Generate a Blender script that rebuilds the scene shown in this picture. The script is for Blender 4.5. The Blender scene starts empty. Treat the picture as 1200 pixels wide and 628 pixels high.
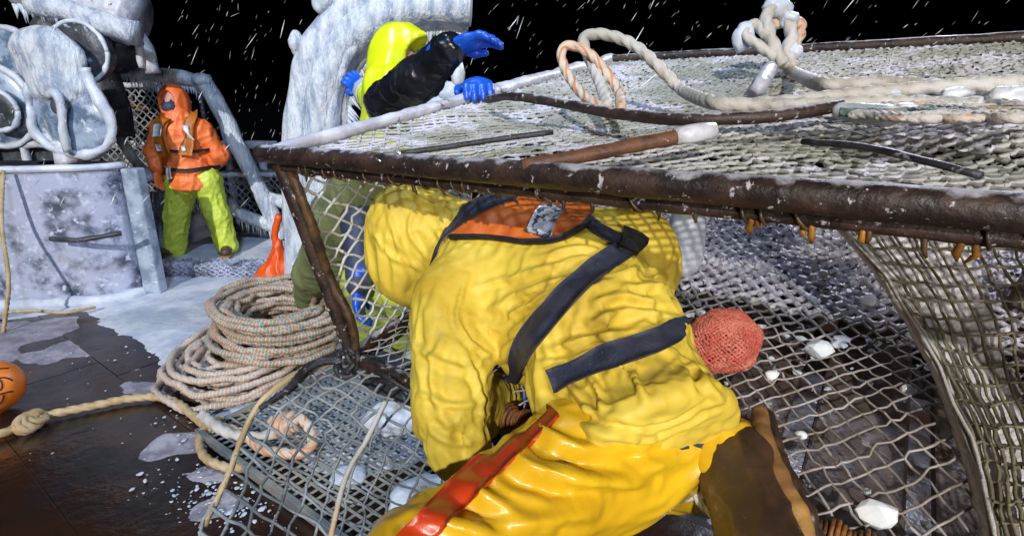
import bpy, bmesh, math, random
import numpy as np
from mathutils import Vector, Matrix
from mathutils.bvhtree import BVHTree
random.seed(7); RNG = np.random.default_rng(7)
R = math.radians
S = bpy.context.scene
COL = S.collection

# ------------------------------------------------------------------ camera, sky, lights, exposure
PITCH = R(17.0); CAMZ = 1.7; FPX = 640.0
cd = bpy.data.cameras.new('camera'); cam = bpy.data.objects.new('camera', cd); COL.objects.link(cam)
cam.location = (0, 0, CAMZ); cam.rotation_euler = (R(90) - PITCH, 0, 0)
cd.sensor_width = 36; cd.lens = 36 * FPX / 1200; cd.clip_start = 0.02; cd.clip_end = 3000
S.camera = cam
w = bpy.data.worlds.new('World'); S.world = w; w.use_nodes = True
nt = w.node_tree; bg = nt.nodes['Background']
sky = nt.nodes.new('ShaderNodeTexSky'); sky.sky_type = 'NISHITA'; sky.sun_disc = False
sky.sun_elevation = R(-9); sky.sun_rotation = R(150)
nt.links.new(sky.outputs[0], bg.inputs[0]); bg.inputs[1].default_value = 0.05
def aim(o, d):
    o.rotation_euler = Vector(d).to_track_quat('-Z', 'Y').to_euler()
sl = bpy.data.lights.new('deck_floodlight', 'SUN'); sl.energy = 3.1; sl.angle = R(1.2); sl.color = (1.0, .95, .88)
so = bpy.data.objects.new('deck_floodlight', sl); COL.objects.link(so); aim(so, (.10, .90, -.45))
def spot(name, loc, tgt, watts, color, size, blend=.5, rad=.25):
    l = bpy.data.lights.new(name, 'SPOT'); l.energy = watts; l.color = color; l.spot_size = R(size); l.spot_blend = blend
    l.shadow_soft_size = rad
    o = bpy.data.objects.new(name, l); COL.objects.link(o); o.location = loc; aim(o, Vector(tgt) - Vector(loc)); return o
spot('mast_floodlight', (-1.6, 1.0, 6.0), (-2.0, 4.6, .6), 820, (.52, .72, 1.0), 90)
spot('rail_floodlight', (4.6, 6.5, 5.0), (.6, 2.0, 1.2), 1300, (.78, .82, 1.0), 80)
spot('added_fill_light', (1.3, -3.2, 2.0), (.8, 1.6, 1.0), 480, (1.0, .93, .86), 70, rad=.5)  # added soft fill from behind the camera, brightens the pot floor and tunnel netting
S.view_settings.view_transform = 'Standard'; S.view_settings.look = 'None'
S.view_settings.exposure = 0; S.view_settings.gamma = 1
S.render.resolution_x = 1024; S.render.resolution_y = 535

# ------------------------------------------------------------------ coordinates
CP, SP = math.cos(PITCH), math.sin(PITCH)
def c2w(c): return np.array([c[0], c[1] * SP + c[2] * CP, CAMZ + c[1] * CP - c[2] * SP])
def ray(px, py): return np.array([(px - 600) / FPX, (314 - py) / FPX, 1.0])
def at(px, py, z): return c2w(ray(px, py) * z)
CAM = np.array([0, 0, CAMZ])
def on(px, py, h=0.0):
    d = c2w(ray(px, py)) - CAM; return CAM + d * ((h - CAMZ) / d[2])
def aty(px, py, Y):
    d = c2w(ray(px, py)) - CAM; return CAM + d * (Y / d[1])
def A3(*a): return np.array(a, float)
def nrm(v): v = np.asarray(v, float); return v / (np.linalg.norm(v) + 1e-12)

# ------------------------------------------------------------------ noise
def _h(ix, iy, iz, s):
    n = (ix * 374761393 + iy * 668265263 + iz * 2147483647 + s * 1274126177) & 0xffffffff
    n = ((n ^ (n >> 13)) * 1274126177) & 0xffffffff
    n = ((n ^ (n >> 16)) * 2246822519) & 0xffffffff
    return ((n ^ (n >> 15)) & 0xffffff) / float(0xffffff)
def noise(p, seed=0):
    p = np.asarray(p, float); i = np.floor(p).astype(np.int64); f = p - i
    f = f * f * f * (f * (f * 6 - 15) + 10); r = 0
    for a in (0, 1):
        wa = f[:, 0] if a else 1 - f[:, 0]
        for b in (0, 1):
            wb = f[:, 1] if b else 1 - f[:, 1]
            for c in (0, 1):
                wc = f[:, 2] if c else 1 - f[:, 2]
                r = r + wa * wb * wc * _h(i[:, 0] + a, i[:, 1] + b, i[:, 2] + c, seed)
    return r
def fbm(p, seed=0, oct=3):
    p = np.asarray(p, float)
    r = 0; a = .5; t = 0
    for k in range(oct): r = r + a * noise(p * 2 ** k, seed + k); t += a; a *= .5
    return r / t
def perlin(p, seed=0):
    p = np.asarray(p, float); i = np.floor(p).astype(np.int64); f0 = p - i; f = f0 * f0 * f0 * (f0 * (f0 * 6 - 15) + 10); r = 0
    for a in (0, 1):
        wa = f[:, 0] if a else 1 - f[:, 0]
        for b in (0, 1):
            wb = f[:, 1] if b else 1 - f[:, 1]
            for c in (0, 1):
                wc = f[:, 2] if c else 1 - f[:, 2]
                ix, iy, iz = i[:, 0] + a, i[:, 1] + b, i[:, 2] + c
                z = _h(ix, iy, iz, seed) * 2 - 1; t = _h(ix, iy, iz, seed + 57) * 6.2831853; q = np.sqrt(1 - z * z)
                r = r + wa * wb * wc * (q * np.cos(t) * (f0[:, 0] - a) + q * np.sin(t) * (f0[:, 1] - b) + z * (f0[:, 2] - c))
    return r
def ridged(p, seed=0): return (1 - np.minimum(np.abs(perlin(p, seed)) * 2.4, 1)) ** 2.2

# ------------------------------------------------------------------ objects
def tag(o, label=None, cat=None, group=None, kind=None):
    if label: o['label'] = label
    if cat: o['category'] = cat
    if group: o['group'] = group
    if kind: o['kind'] = kind
    return o
def empty(name, loc, label, cat, group=None):
    o = bpy.data.objects.new(name, None); COL.objects.link(o); o.location = Vector(loc); o.empty_display_size = .1
    return tag(o, label, cat, group)
def link(name, me, mat, parent=None):
    o = bpy.data.objects.new(name, me); COL.objects.link(o)
    if mat is not None: me.materials.clear(); me.materials.append(mat)
    if parent is not None:
        o.parent = parent
        m = Matrix.Identity(4); q = parent
        while q is not None:
            m = Matrix.Translation(q.location) @ m; q = q.parent
        o.location = -m.translation
    return o
def mk(name, V, F, mat, parent=None, smooth=True, uv=None):
    me = bpy.data.meshes.new(name)
    V = np.asarray(V, float)
    me.from_pydata(V.tolist(), [], F if isinstance(F, list) else F.tolist())
    if smooth: me.polygons.foreach_set('use_smooth', [True] * len(me.polygons))
    if uv is not None:
        l = me.uv_layers.new(name='UVMap'); vi = np.empty(len(me.loops), np.int32); me.loops.foreach_get('vertex_index', vi)
        l.data.foreach_set('uv', np.asarray(uv)[vi].ravel())
    me.update()
    return link(name, me, mat, parent)
class MB:
    def __init__(s): s.V = []; s.F = []; s.n = 0; s.U = []
    def add(s, V, F, U=None):
        V = np.asarray(V, float); s.V.append(V); s.F += [[i + s.n for i in f] for f in F]; s.n += len(V)
        s.U.append(np.zeros((len(V), 2)) if U is None else U)
    def build(s, name, mat, parent=None, smooth=True): return mk(name, np.concatenate(s.V), s.F, mat, parent, smooth, np.concatenate(s.U))
def frames(P):
    P = np.asarray(P, float); T = np.gradient(P, axis=0); T /= (np.linalg.norm(T, axis=1)[:, None] + 1e-12)
    up = A3(0, 0, 1) if abs(T[0][2]) < .9 else A3(1, 0, 0)
    N = [nrm(np.cross(T[0], up))]
    for i in range(1, len(P)):
        v = N[-1] - T[i] * (N[-1] @ T[i]); N.append(nrm(v))
    N = np.array(N); return T, N, np.cross(T, N)
def spline(pts, step):
    pts = np.asarray(pts, float); Q = np.vstack([2 * pts[0] - pts[1], pts, 2 * pts[-1] - pts[-2]]); out = []
    for i in range(1, len(Q) - 2):
        L = np.linalg.norm(Q[i + 1] - Q[i]); n = max(2, int(L / step)); t = np.linspace(0, 1, n, endpoint=False)[:, None]
        a, b, c, d = Q[i - 1], Q[i], Q[i + 1], Q[i + 2]
        out.append(.5 * ((2 * b) + (c - a) * t + (2 * a - 5 * b + 4 * c - d) * t ** 2 + (3 * b - a - 3 * c + d) * t ** 3))
    out.append(pts[-1][None]); return np.vstack(out)
def grid_faces(n, m, closed=True):
    F = []
    for i in range(n - 1):
        for j in range(m if closed else m - 1):
            k = (j + 1) % m; F.append([i * m + j, i * m + k, (i + 1) * m + k, (i + 1) * m + j])
    return F
def tube(mb, P, r, sides=8, lobes=0, pitch=.1, amp=.26, caps=True, rough=0, seed=0):
    P = np.asarray(P, float); n = len(P); T, N, B = frames(P)
    L = np.concatenate([[0], np.cumsum(np.linalg.norm(np.diff(P, axis=0), axis=1))])
    th = np.linspace(0, 2 * math.pi, sides, endpoint=False)
    r = np.broadcast_to(np.asarray(r, float), (n,))
    ph = L / pitch * 2 * math.pi if lobes else np.zeros(n)
    rr = r[:, None] * np.ones((1, sides))
    if lobes:
        # strands: cross-section turns with the lay of the rope
        rr = r[:, None] * (1 - amp + amp * 1.6 * np.abs(np.cos((th[None] * lobes - ph[:, None]) / 2)) ** .7)
    V = P[:, None] + rr[:, :, None] * (np.cos(th)[None, :, None] * N[:, None] + np.sin(th)[None, :, None] * B[:, None])
    V = V.reshape(-1, 3)
    if rough:
        nn = (fbm(V / (r.mean() * 2.2), seed, 2) - .5) * 2 * rough
        c = np.repeat(P, sides, axis=0); d = V - c; V = c + d * (1 + nn / r.mean())[:, None]
    U = np.stack([np.repeat(L, sides), np.tile(th / (2 * math.pi), n)], 1)
    F = grid_faces(n, sides)
    if caps: F += [list(range(sides))[::-1], [(n - 1) * sides + j for j in range(sides)]]
    mb.add(V, F, U)
def rope(name, pts, r, mat, parent=None, pitch=None, sides=12, res=None):
    mb = MB(); pitch = pitch or r * 2.9; P = spline(pts, res or pitch / 7); tube(mb, P, r, sides, 3, pitch); return mb.build(name, mat, parent)
def pipe(name, a, b, r, mat, parent=None, rough=.0, seed=0, sides=12, n=None):
    a = np.asarray(a, float); b = np.asarray(b, float); L = np.linalg.norm(b - a); n = n or max(2, int(L / max(r, .02)) + 1)
    mb = MB(); tube(mb, a + (b - a) * np.linspace(0, 1, n)[:, None], r, sides, rough=rough, seed=seed); return mb.build(name, mat, parent)
def segs(mb, P0, P1, r0, r1, sides=5, flat=None):
    """many straight twines at once"""
    T = P1 - P0; T = T / (np.linalg.norm(T, axis=1)[:, None] + 1e-12)
    ref = np.where(np.abs(T[:, 2:3]) > .9, A3(1, 0, 0)[None], A3(0, 0, 1)[None]) if flat is None else np.broadcast_to(flat, T.shape)
    N = np.cross(T, ref); N /= (np.linalg.norm(N, axis=1)[:, None] + 1e-12); B = np.cross(T, N)
    th = np.linspace(0, 2 * math.pi, sides, endpoint=False); m = len(P0)
    ring = np.cos(th)[None, :, None] * N[:, None] + (np.sin(th)[None, :, None] * B[:, None]) * (1 if flat is None else .75)
    V = np.concatenate([P0[:, None] + ring * np.reshape(r0, (-1, 1, 1)), P1[:, None] + ring * np.reshape(r1, (-1, 1, 1))], 1).reshape(-1, 3)
    base = np.arange(m)[:, None] * 2 * sides; F = []
    j = np.arange(sides); k = (j + 1) % sides
    q = np.stack([j, k, k + sides, j + sides], 1)
    F = (base[:, None, :] + q[None]).reshape(-1, 4).tolist()
    mb.add(V, F)
def net(name, surf, nu, nv, rad, mat, parent, kind='diamond', jit=.12, seed=0, knots=True, drop=0, slack=0, up=None):
    """surf(u,v) arrays in 0..1 -> points; nodes in a diamond or square lattice"""
    rg = np.random.default_rng(seed); I = {}; uv = []
    if kind == 'diamond':
        for j in range(nv + 1):
            for i in range(nu + 1):
                I[i, j] = len(uv); uv.append(((i + .5 * (j % 2)) / (nu + .5), j / nv))
        E = []
        for j in range(nv):
            for i in range(nu + 1):
                E.append((I[i, j], I[i, j + 1])); o = i + (1 if j % 2 else -1)
                if 0 <= o <= nu: E.append((I[i, j], I[o, j + 1]))
    else:
        for j in range(nv + 1):
            for i in range(nu + 1): I[i, j] = len(uv); uv.append((i / nu, j / nv))
        E = [(I[i, j], I[i + 1, j]) for i in range(nu) for j in range(nv + 1)] + [(I[i, j], I[i, j + 1]) for i in range(nu + 1) for j in range(nv)]
    uv = np.array(uv); E = np.array(E)
    if drop: E = E[rg.random(len(E)) > drop]
    uv = uv + rg.normal(0, jit, uv.shape) * np.array([.3 / nu, .3 / nv])
    uv = np.clip(uv, 0, 1)
    P = surf(uv[:, 0], uv[:, 1])
    r = rad(uv[:, 0], uv[:, 1]) if callable(rad) else np.full(len(P), rad)
    mb = MB(); fl = None if up is None else up
    if slack:
        M = (P[E[:, 0]] + P[E[:, 1]]) / 2 + rg.normal(0, slack, (len(E), 3)); rm = (r[E[:, 0]] + r[E[:, 1]]) / 2 * rg.uniform(.75, 1.2, len(E))
        segs(mb, P[E[:, 0]], M, r[E[:, 0]], rm, 5, fl); segs(mb, M, P[E[:, 1]], rm, r[E[:, 1]], 5, fl)
    else: segs(mb, P[E[:, 0]], P[E[:, 1]], r[E[:, 0]], r[E[:, 1]], 5, fl)
    if knots:
        d = rg.normal(0, 1, P.shape); d /= np.linalg.norm(d, axis=1)[:, None]; rr = r * 1.25
        segs(mb, P - d * rr[:, None], P, rr * .5, rr * 1.1, 5); segs(mb, P, P + d * rr[:, None], rr * 1.1, rr * .5, 5)
    return tag(mb.build(name, mat, parent), kind=None)

# ------------------------------------------------------------------ implicit bodies
def cone(a, b, ra, rb): return ('c', np.asarray(a, float), np.asarray(b, float), ra, rb)
def ell(c, r, ax=None): return ('e', np.asarray(c, float), np.asarray(r, float), None if ax is None else np.asarray(ax, float))
def prim(P, q):
    if q[0] == 'c':
        _, a, b, ra, rb = q; ab = b - a; t = np.clip(((P - a) @ ab) / (ab @ ab + 1e-12), 0, 1)
        return np.linalg.norm(P - (a + t[:, None] * ab), axis=1) - (ra + (rb - ra) * t)
    _, c, r, ax = q; d = P - c
    if ax is not None: d = d @ ax.T
    k0 = np.linalg.norm(d / r, axis=1); k1 = np.linalg.norm(d / (r * r), axis=1); return k0 * (k0 - 1) / (k1 + 1e-9)
def sdf(P, prims, k):
    d = prim(P, prims[0])
    for q in prims[1:]:
        e = prim(P, q); h = np.clip(.5 + .5 * (e - d) / k, 0, 1); d = e + (d - e) * h - k * h * (1 - h)
    return d
def bounds(prims, m):
    lo = np.full(3, 1e9); hi = -lo
    for q in prims:
        if q[0] == 'c':
            for p, r in ((q[1], q[3]), (q[2], q[4])): lo = np.minimum(lo, p - r); hi = np.maximum(hi, p + r)
        else: r = q[2].max(); lo = np.minimum(lo, q[1] - r); hi = np.maximum(hi, q[1] + r)
    return lo - m, hi + m
def nets(prims, k, h, disp=None, cut=None):
    """surface of a smooth union of prims on a grid of step h"""
    lo, hi = bounds(prims, 3 * h + k * .3 + .02); n = np.ceil((hi - lo) / h).astype(int) + 1
    ax = [lo[i] + h * np.arange(n[i]) for i in range(3)]
    G = np.stack(np.meshgrid(*ax, indexing='ij'), -1).reshape(-1, 3)
    D = sdf(G, prims, k)
    if cut is not None: D = np.maximum(D, cut(G))
    D = D.reshape(n); s = D < 0
    c = np.zeros((n - 1), np.int32)
    for dx in (0, 1):
        for dy in (0, 1):
            for dz in (0, 1): c += s[dx:n[0] - 1 + dx, dy:n[1] - 1 + dy, dz:n[2] - 1 + dz]
    act = (c > 0) & (c < 8); idx = np.full(n - 1, -1, np.int64); cells = np.argwhere(act); idx[act] = np.arange(len(cells))
    acc = np.zeros((len(cells), 3)); cnt = np.zeros(len(cells)); x, y, z = cells.T
    cor = [(a, b, d) for a in (0, 1) for b in (0, 1) for d in (0, 1)]
    for a in cor:
        for axn in range(3):
            if a[axn]: continue
            b = list(a); b[axn] = 1
            d0 = D[x + a[0], y + a[1], z + a[2]]; d1 = D[x + b[0], y + b[1], z + b[2]]; m = (d0 < 0) != (d1 < 0)
            t = np.where(m, d0 / np.where(d0 == d1, 1, d0 - d1), 0); p = np.tile(np.array(a, float), (len(cells), 1)); p[:, axn] += t
            acc += p * m[:, None]; cnt += m
    V = lo + (cells + acc / cnt[:, None]) * h
    F = []
    for axn in range(3):
        u, v = [(1, 2), (2, 0), (0, 1)][axn]
        s0 = [slice(1, -1)] * 3; s0[axn] = slice(0, -1); s1 = [slice(1, -1)] * 3; s1[axn] = slice(1, None)
        ch = s[tuple(s0)] != s[tuple(s1)]; e = np.argwhere(ch); off = np.array([1, 1, 1]); off[axn] = 0; e = e + off
        ins = s[e[:, 0], e[:, 1], e[:, 2]]
        def gi(du, dv):
            q = e.copy(); q[:, u] += du; q[:, v] += dv; return idx[q[:, 0], q[:, 1], q[:, 2]]
        Q = np.stack([gi(-1, -1), gi(0, -1), gi(0, 0), gi(-1, 0)], 1); Q[~ins] = Q[~ins][:, ::-1]; F.append(Q)
    F = np.concatenate(F); F = F[(F >= 0).all(1)]
    if disp is not None:
        Nn = vnormals(V, F); V = V + Nn * disp(V, Nn)[:, None]
    return V, F
def vnormals(V, F):
    N = np.zeros_like(V); fn = np.cross(V[F[:, 2]] - V[F[:, 0]], V[F[:, 3]] - V[F[:, 1]])
    for i in range(4): np.add.at(N, F[:, i], fn)
    return N / (np.linalg.norm(N, axis=1)[:, None] + 1e-12)
def blob(name, prims, k, h, mat, parent=None, disp=None, cut=None, smooth=2):
    V, F = nets(prims, k, h, None, cut)
    E = np.concatenate([F[:, [0, 1]], F[:, [1, 2]], F[:, [2, 3]], F[:, [3, 0]]])
    for _ in range(smooth):
        A_ = np.zeros_like(V); C_ = np.zeros(len(V)); np.add.at(A_, E[:, 0], V[E[:, 1]]); np.add.at(A_, E[:, 1], V[E[:, 0]])
        np.add.at(C_, E[:, 0], 1); np.add.at(C_, E[:, 1], 1); V = V * .4 + .6 * A_ / C_[:, None]
    if disp is not None: N = vnormals(V, F); V = V + N * disp(V, N)[:, None]
    return mk(name, V, F, mat, parent)
def lumpy(name, c, rad, mat, parent=None, seed=0, amp=.25, sub=3, scale=1.3, faceted=0):
    bm = bmesh.new(); bmesh.ops.create_icosphere(bm, subdivisions=sub, radius=1); V = np.array([v.co[:] for v in bm.verts])
    F = [[v.index for v in f.verts] for f in bm.faces]; bm.free()
    if faceted:
        rg = np.random.default_rng(seed); d = np.ones(len(V))
        for _ in range(faceted):
            n = nrm(rg.normal(size=3)); lim = rg.uniform(.55, .9); pr = V @ n; over = pr > lim; V[over] -= np.outer(pr[over] - lim, n)
    V = V * (1 + amp * (fbm(V * scale + seed * 7.3, seed, 3) - .5) * 2)[:, None]
    o = mk(name, V * np.asarray(rad) + np.asarray(c), F, mat, parent, smooth=not faceted); return o
def box(name, c, half, mat, parent=None, ax=None, bev=.0, jit=0):
    ax = np.eye(3) if ax is None else np.asarray(ax)
    bm = bmesh.new(); bmesh.ops.create_cube(bm, size=2)
    for v in bm.verts: v.co = Vector((v.co.x * half[0], v.co.y * half[1], v.co.z * half[2]))
    if bev: bmesh.ops.bevel(bm, geom=list(bm.edges), offset=bev, segments=2, affect='EDGES', profile=.5)
    V = np.array([v.co[:] for v in bm.verts]); F = [[v.index for v in f.verts] for f in bm.faces]; bm.free()
    if jit: V = V + (noise(V * 9 + 3, 5)[:, None] - .5) * jit
    return mk(name, V @ ax + np.asarray(c), F, mat, parent, smooth=False)

# ------------------------------------------------------------------ materials
def lin(c): return tuple(c) + (1.0,)
def mat(name, c1, c2=None, scale=8, rough=.6, r2=None, metal=0, bump=.2, bscale=40, bdist=.01, detail=5, lo=.4, hi=.62,
        c3=None, s3=30, lo3=.55, hi3=.65, r3=None, top=None, topc=(.75, .78, .85), spec=.5, coat=0, sss=0, stretch=None, wave=None, glass=0, coord='obj', cloth=0, cscale=9):
    m = bpy.data.materials.new(name); m.use_nodes = True; t = m.node_tree; N = t.nodes; L = t.links; b = N['Principled BSDF']
    tc = N.new('ShaderNodeTexCoord'); src = tc.outputs['UV' if coord == 'uv' else 'Object']
    if stretch:
        mp = N.new('ShaderNodeMapping'); mp.inputs['Scale'].default_value = stretch; L.new(src, mp.inputs[0]); src = mp.outputs[0]
    def nz(sc, det=detail, ro=.6):
        n = N.new('ShaderNodeTexNoise'); n.inputs['Scale'].default_value = sc; n.inputs['Detail'].default_value = det; n.inputs['Roughness'].default_value = ro; L.new(src, n.inputs['Vector']); return n.outputs['Fac']
    def ramp(f, a, c):
        n = N.new('ShaderNodeMapRange'); n.interpolation_type = 'SMOOTHSTEP'; n.inputs[1].default_value = a; n.inputs[2].default_value = c; L.new(f, n.inputs[0]); return n.outputs[0]
    def mix(f, a, c):
        n = N.new('ShaderNodeMix'); n.data_type = 'RGBA'; L.new(f, n.inputs[0])
        for i, v in ((6, a), (7, c)):
            if isinstance(v, tuple): n.inputs[i].default_value = v
            else: L.new(v, n.inputs[i])
        return n.outputs[2]
    def mixf(f, a, c):
        n = N.new('ShaderNodeMix'); n.data_type = 'FLOAT'; L.new(f, n.inputs[0])
        for i, v in ((2, a), (3, c)):
            if isinstance(v, (int, float)): n.inputs[i].default_value = v
            else: L.new(v, n.inputs[i])
        return n.outputs[0]
    col = lin(c1); rg = rough
    if c2 is not None:
        f = ramp(nz(scale), lo, hi); col = mix(f, lin(c1), lin(c2)); rg = mixf(f, rough, rough if r2 is None else r2)
    if c3 is not None:
        f = ramp(nz(s3, 6, .65), lo3, hi3); col = mix(f, col, lin(c3)); rg = mixf(f, rg, rough if r3 is None else r3)
    hgt = nz(bscale, 6)
    if cloth:
        rn = N.new('ShaderNodeTexNoise'); rn.noise_type = 'RIDGED_MULTIFRACTAL'; rn.inputs['Scale'].default_value = cscale; rn.inputs['Detail'].default_value = 2.5; rn.inputs['Roughness'].default_value = .45; rn.inputs['Distortion'].default_value = .5; L.new(src, rn.inputs['Vector'])
        ma = N.new('ShaderNodeMath'); ma.operation = 'MULTIPLY_ADD'; ma.inputs[1].default_value = .30; L.new(hgt, ma.inputs[0])
        sc_ = N.new('ShaderNodeMath'); sc_.operation = 'MULTIPLY'; sc_.inputs[1].default_value = cloth; L.new(rn.outputs['Fac'], sc_.inputs[0]); L.new(sc_.outputs[0], ma.inputs[2]); hgt = ma.outputs[0]
    if wave:                                            # twisted yarn colours along a rope: UV u = length, v = turn
        sep = N.new('ShaderNodeSeparateXYZ'); L.new(tc.outputs['UV'], sep.inputs[0])
        def sine(ku, kv, off, a, c):
            x = N.new('ShaderNodeMath'); x.operation = 'MULTIPLY'; x.inputs[1].default_value = ku; L.new(sep.outputs[0], x.inputs[0])
            y = N.new('ShaderNodeMath'); y.operation = 'MULTIPLY_ADD'; y.inputs[1].default_value = kv; y.inputs[2].default_value = off; L.new(sep.outputs[1], y.inputs[0])
            s_ = N.new('ShaderNodeMath'); s_.operation = 'ADD'; L.new(x.outputs[0], s_.inputs[0]); L.new(y.outputs[0], s_.inputs[1])
            g = N.new('ShaderNodeMath'); g.operation = 'SINE'; L.new(s_.outputs[0], g.inputs[0]); return ramp(g.outputs[0], a, c)
        tp = 2 * math.pi
        for (ku, kv, off, a, c, cc) in wave: col = mix(sine(ku, kv * tp, off, a, c), col, lin(cc))
    if top is not None:                                 # frost lying on what faces up
        g = N.new('ShaderNodeNewGeometry'); sp = N.new('ShaderNodeSeparateXYZ'); L.new(g.outputs['Normal'], sp.inputs[0])
        ad = N.new('ShaderNodeMath'); ad.operation = 'MULTIPLY_ADD'; ad.inputs[1].default_value = 1.6; L.new(nz(22, 6), ad.inputs[0]); L.new(sp.outputs[2], ad.inputs[2])
        f = ramp(ad.outputs[0], top, top + .35); col = mix(f, col, lin(topc)); rg = mixf(f, rg, .7)
    if isinstance(col, tuple): b.inputs['Base Color'].default_value = col
    else: L.new(col, b.inputs['Base Color'])
    if isinstance(rg, (int, float)): b.inputs['Roughness'].default_value = rg
    else: L.new(rg, b.inputs['Roughness'])
    b.inputs['Metallic'].default_value = metal; b.inputs['Specular IOR Level'].default_value = spec
    if coat: b.inputs['Coat Weight'].default_value = coat; b.inputs['Coat Roughness'].default_value = .15
    if sss: b.inputs['Subsurface Weight'].default_value = sss; b.inputs['Subsurface Radius'].default_value = (.03, .04, .06); b.inputs['Subsurface Scale'].default_value = .6
    if glass: b.inputs['Transmission Weight'].default_value = glass
    if bump:
        bp = N.new('ShaderNodeBump'); bp.inputs['Strength'].default_value = bump; bp.inputs['Distance'].default_value = bdist; L.new(hgt, bp.inputs['Height']); L.new(bp.outputs[0], b.inputs['Normal'])
    return m
M = {}
TP0 = 2 * math.pi
M['slush'] = mat('grey_slush', (.20, .19, .24), (.36, .34, .40), 9, .4, .6, bump=.7, bscale=30, bdist=.01)
M['deck'] = mat('wet_deck', (.032, .014, .008), (.011, .008, .008), 2.5, .12, .28, bump=.4, bscale=14, bdist=.008, c3=(.26, .22, .25), s3=4.5, lo3=.68, hi3=.74, r3=.6)
M['snow'] = mat('packed_snow', (.40, .46, .58), (.58, .62, .70), 3, .6, bump=.6, bscale=14, bdist=.02, c3=(.30, .33, .42), s3=3.2, lo3=.60, hi3=.74, sss=.1)
M['ice'] = mat('sea_ice', (.45, .51, .62), (.62, .66, .74), 5, .38, bump=.5, bscale=26, bdist=.012, sss=.15)
M['rime'] = mat('rime_ice', (.30, .37, .50), (.64, .69, .77), 13, .45, lo=.34, hi=.60, bump=1.0, bscale=34, bdist=.03, c3=(.70, .74, .80), s3=60, lo3=.58, hi3=.66, stretch=(1, 1, .3), sss=.1)
M['clear_ice'] = mat('clear_ice', (.70, .76, .86), (.82, .86, .92), 9, .15, bump=.4, bscale=14, bdist=.01, sss=.5)
M['frost_steel'] = mat('frosted_steel', (.045, .06, .10), (.36, .40, .55), 5.5, .45, .7, bump=.7, bscale=45, bdist=.006, detail=9, lo=.30, hi=.56, c3=(.50, .53, .68), s3=16, lo3=.54, hi3=.66, r3=.7)
M['rust_pipe'] = mat('rusty_pipe', (.018, .012, .011), (.040, .021, .015), 16, .42, .6, bump=.8, bscale=60, bdist=.004, c3=(.42, .41, .46), s3=55, lo3=.61, hi3=.67, r3=.5, top=1.52, topc=(.36, .36, .42))
M['rust_bar'] = mat('bare_rust', (.13, .055, .025), (.07, .03, .018), 20, .6, .5, bump=.6, bscale=90, bdist=.003, c3=(.4, .38, .4), s3=50, lo3=.66, hi3=.70)
M['ice_pipe'] = mat('iced_pipe', (.40, .40, .47), (.60, .62, .70), 10, .4, bump=.6, bscale=40, bdist=.006, c3=(.10, .07, .06), s3=14, lo3=.60, hi3=.68)
M['net_top'] = mat('iced_netting', (.27, .28, .24), (.44, .44, .44), 3.2, .75, bump=.6, bscale=90, bdist=.004, c3=(.54, .54, .63), s3=5, lo3=.50, hi3=.62, r3=.65, spec=.25)
M['net_side'] = mat('pale_netting', (.40, .40, .36), (.55, .57, .60), 12, .6, bump=.5, bscale=120, bdist=.003, c3=(.16, .13, .10), s3=20, lo3=.62, hi3=.7)
M['net_floor'] = mat('grey_netting', (.24, .21, .19), (.40, .37, .37), 9, .5, bump=.5, bscale=120, bdist=.003, c3=(.10, .08, .07), s3=11, lo3=.60, hi3=.7)
M['net_iced'] = mat('ice_caked_netting', (.46, .44, .52), (.62, .60, .66), 6, .35, bump=.6, bscale=70, bdist=.005, c3=(.24, .20, .20), s3=9, lo3=.62, hi3=.7)
M['net_dark'] = mat('door_netting', (.10, .11, .12), (.27, .29, .31), 5, .55, bump=.5, bscale=120, bdist=.003)
M['net_olive'] = mat('olive_netting', (.115, .10, .055), (.22, .19, .13), 14, .6, bump=.5, bscale=120, bdist=.003)
M['black_rope'] = mat('tarred_line', (.012, .012, .014), (.035, .035, .045), 25, .5, c3=(.28, .29, .33), s3=30, lo3=.62, hi3=.68, bump=.7, bscale=120, bdist=.003)
M['yellow'] = mat('yellow_oilskin', (.64, .49, .06), (.56, .40, .04), 5, .52, .62, bump=.5, bscale=24, bdist=.010, cloth=.2, cscale=5, c3=(.27, .20, .05), s3=5, lo3=.54, hi3=.78, r3=.65, spec=.35)
M['yellow_pants'] = mat('yellow_pvc', (.68, .43, .014), (.60, .36, .011), 5, .24, .34, bump=.12, bscale=14, bdist=.006, spec=.5, coat=.25)
M['red_pvc'] = mat('orange_red_pvc', (.50, .045, .008), (.38, .03, .006), 9, .3, .45, bump=.3, bscale=24, bdist=.005)
M['orange_collar'] = mat('orange_cover_cloth', (.62, .14, .01), (.50, .10, .01), 12, .55, bump=.3, bscale=60, bdist=.004)
M['navy_web'] = mat('navy_webbing', (.018, .022, .045), (.035, .04, .07), 20, .6, bump=.6, bscale=190, bdist=.003, c3=(.14, .14, .17), s3=60, lo3=.66, hi3=.72)
M['black_edge'] = mat('black_binding', (.008, .008, .012), None, 5, .6, bump=.2)
M['reflective'] = mat('reflective_tape', (.62, .66, .75), (.05, .07, .13), 60, .3, bump=.2, lo=.50, hi=.56, stretch=(1, 1, 1))
M['white_tape'] = mat('white_tape', (.75, .77, .82), (.55, .58, .64), 30, .35, bump=.2)
M['lime'] = mat('lime_oilskin', (.54, .66, .07), (.42, .52, .06), 4, .5, bump=.35, bscale=20, bdist=.008, c3=(.12, .16, .06), s3=5, lo3=.64, hi3=.74)
M['hood_lime'] = mat('hi_vis_hood', (.62, .72, .01), (.52, .64, .01), 5, .32, bump=.4, bscale=18, bdist=.012, cloth=.7, cscale=6)
M['olive'] = mat('olive_trousers', (.16, .19, .08), (.10, .12, .06), 5, .55, bump=.4, bscale=26)
M['orange_suit'] = mat('orange_jacket', (.82, .19, .045), (.72, .14, .03), 5, .5, bump=.5, bscale=20, bdist=.02, cloth=.8, cscale=6)
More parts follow.
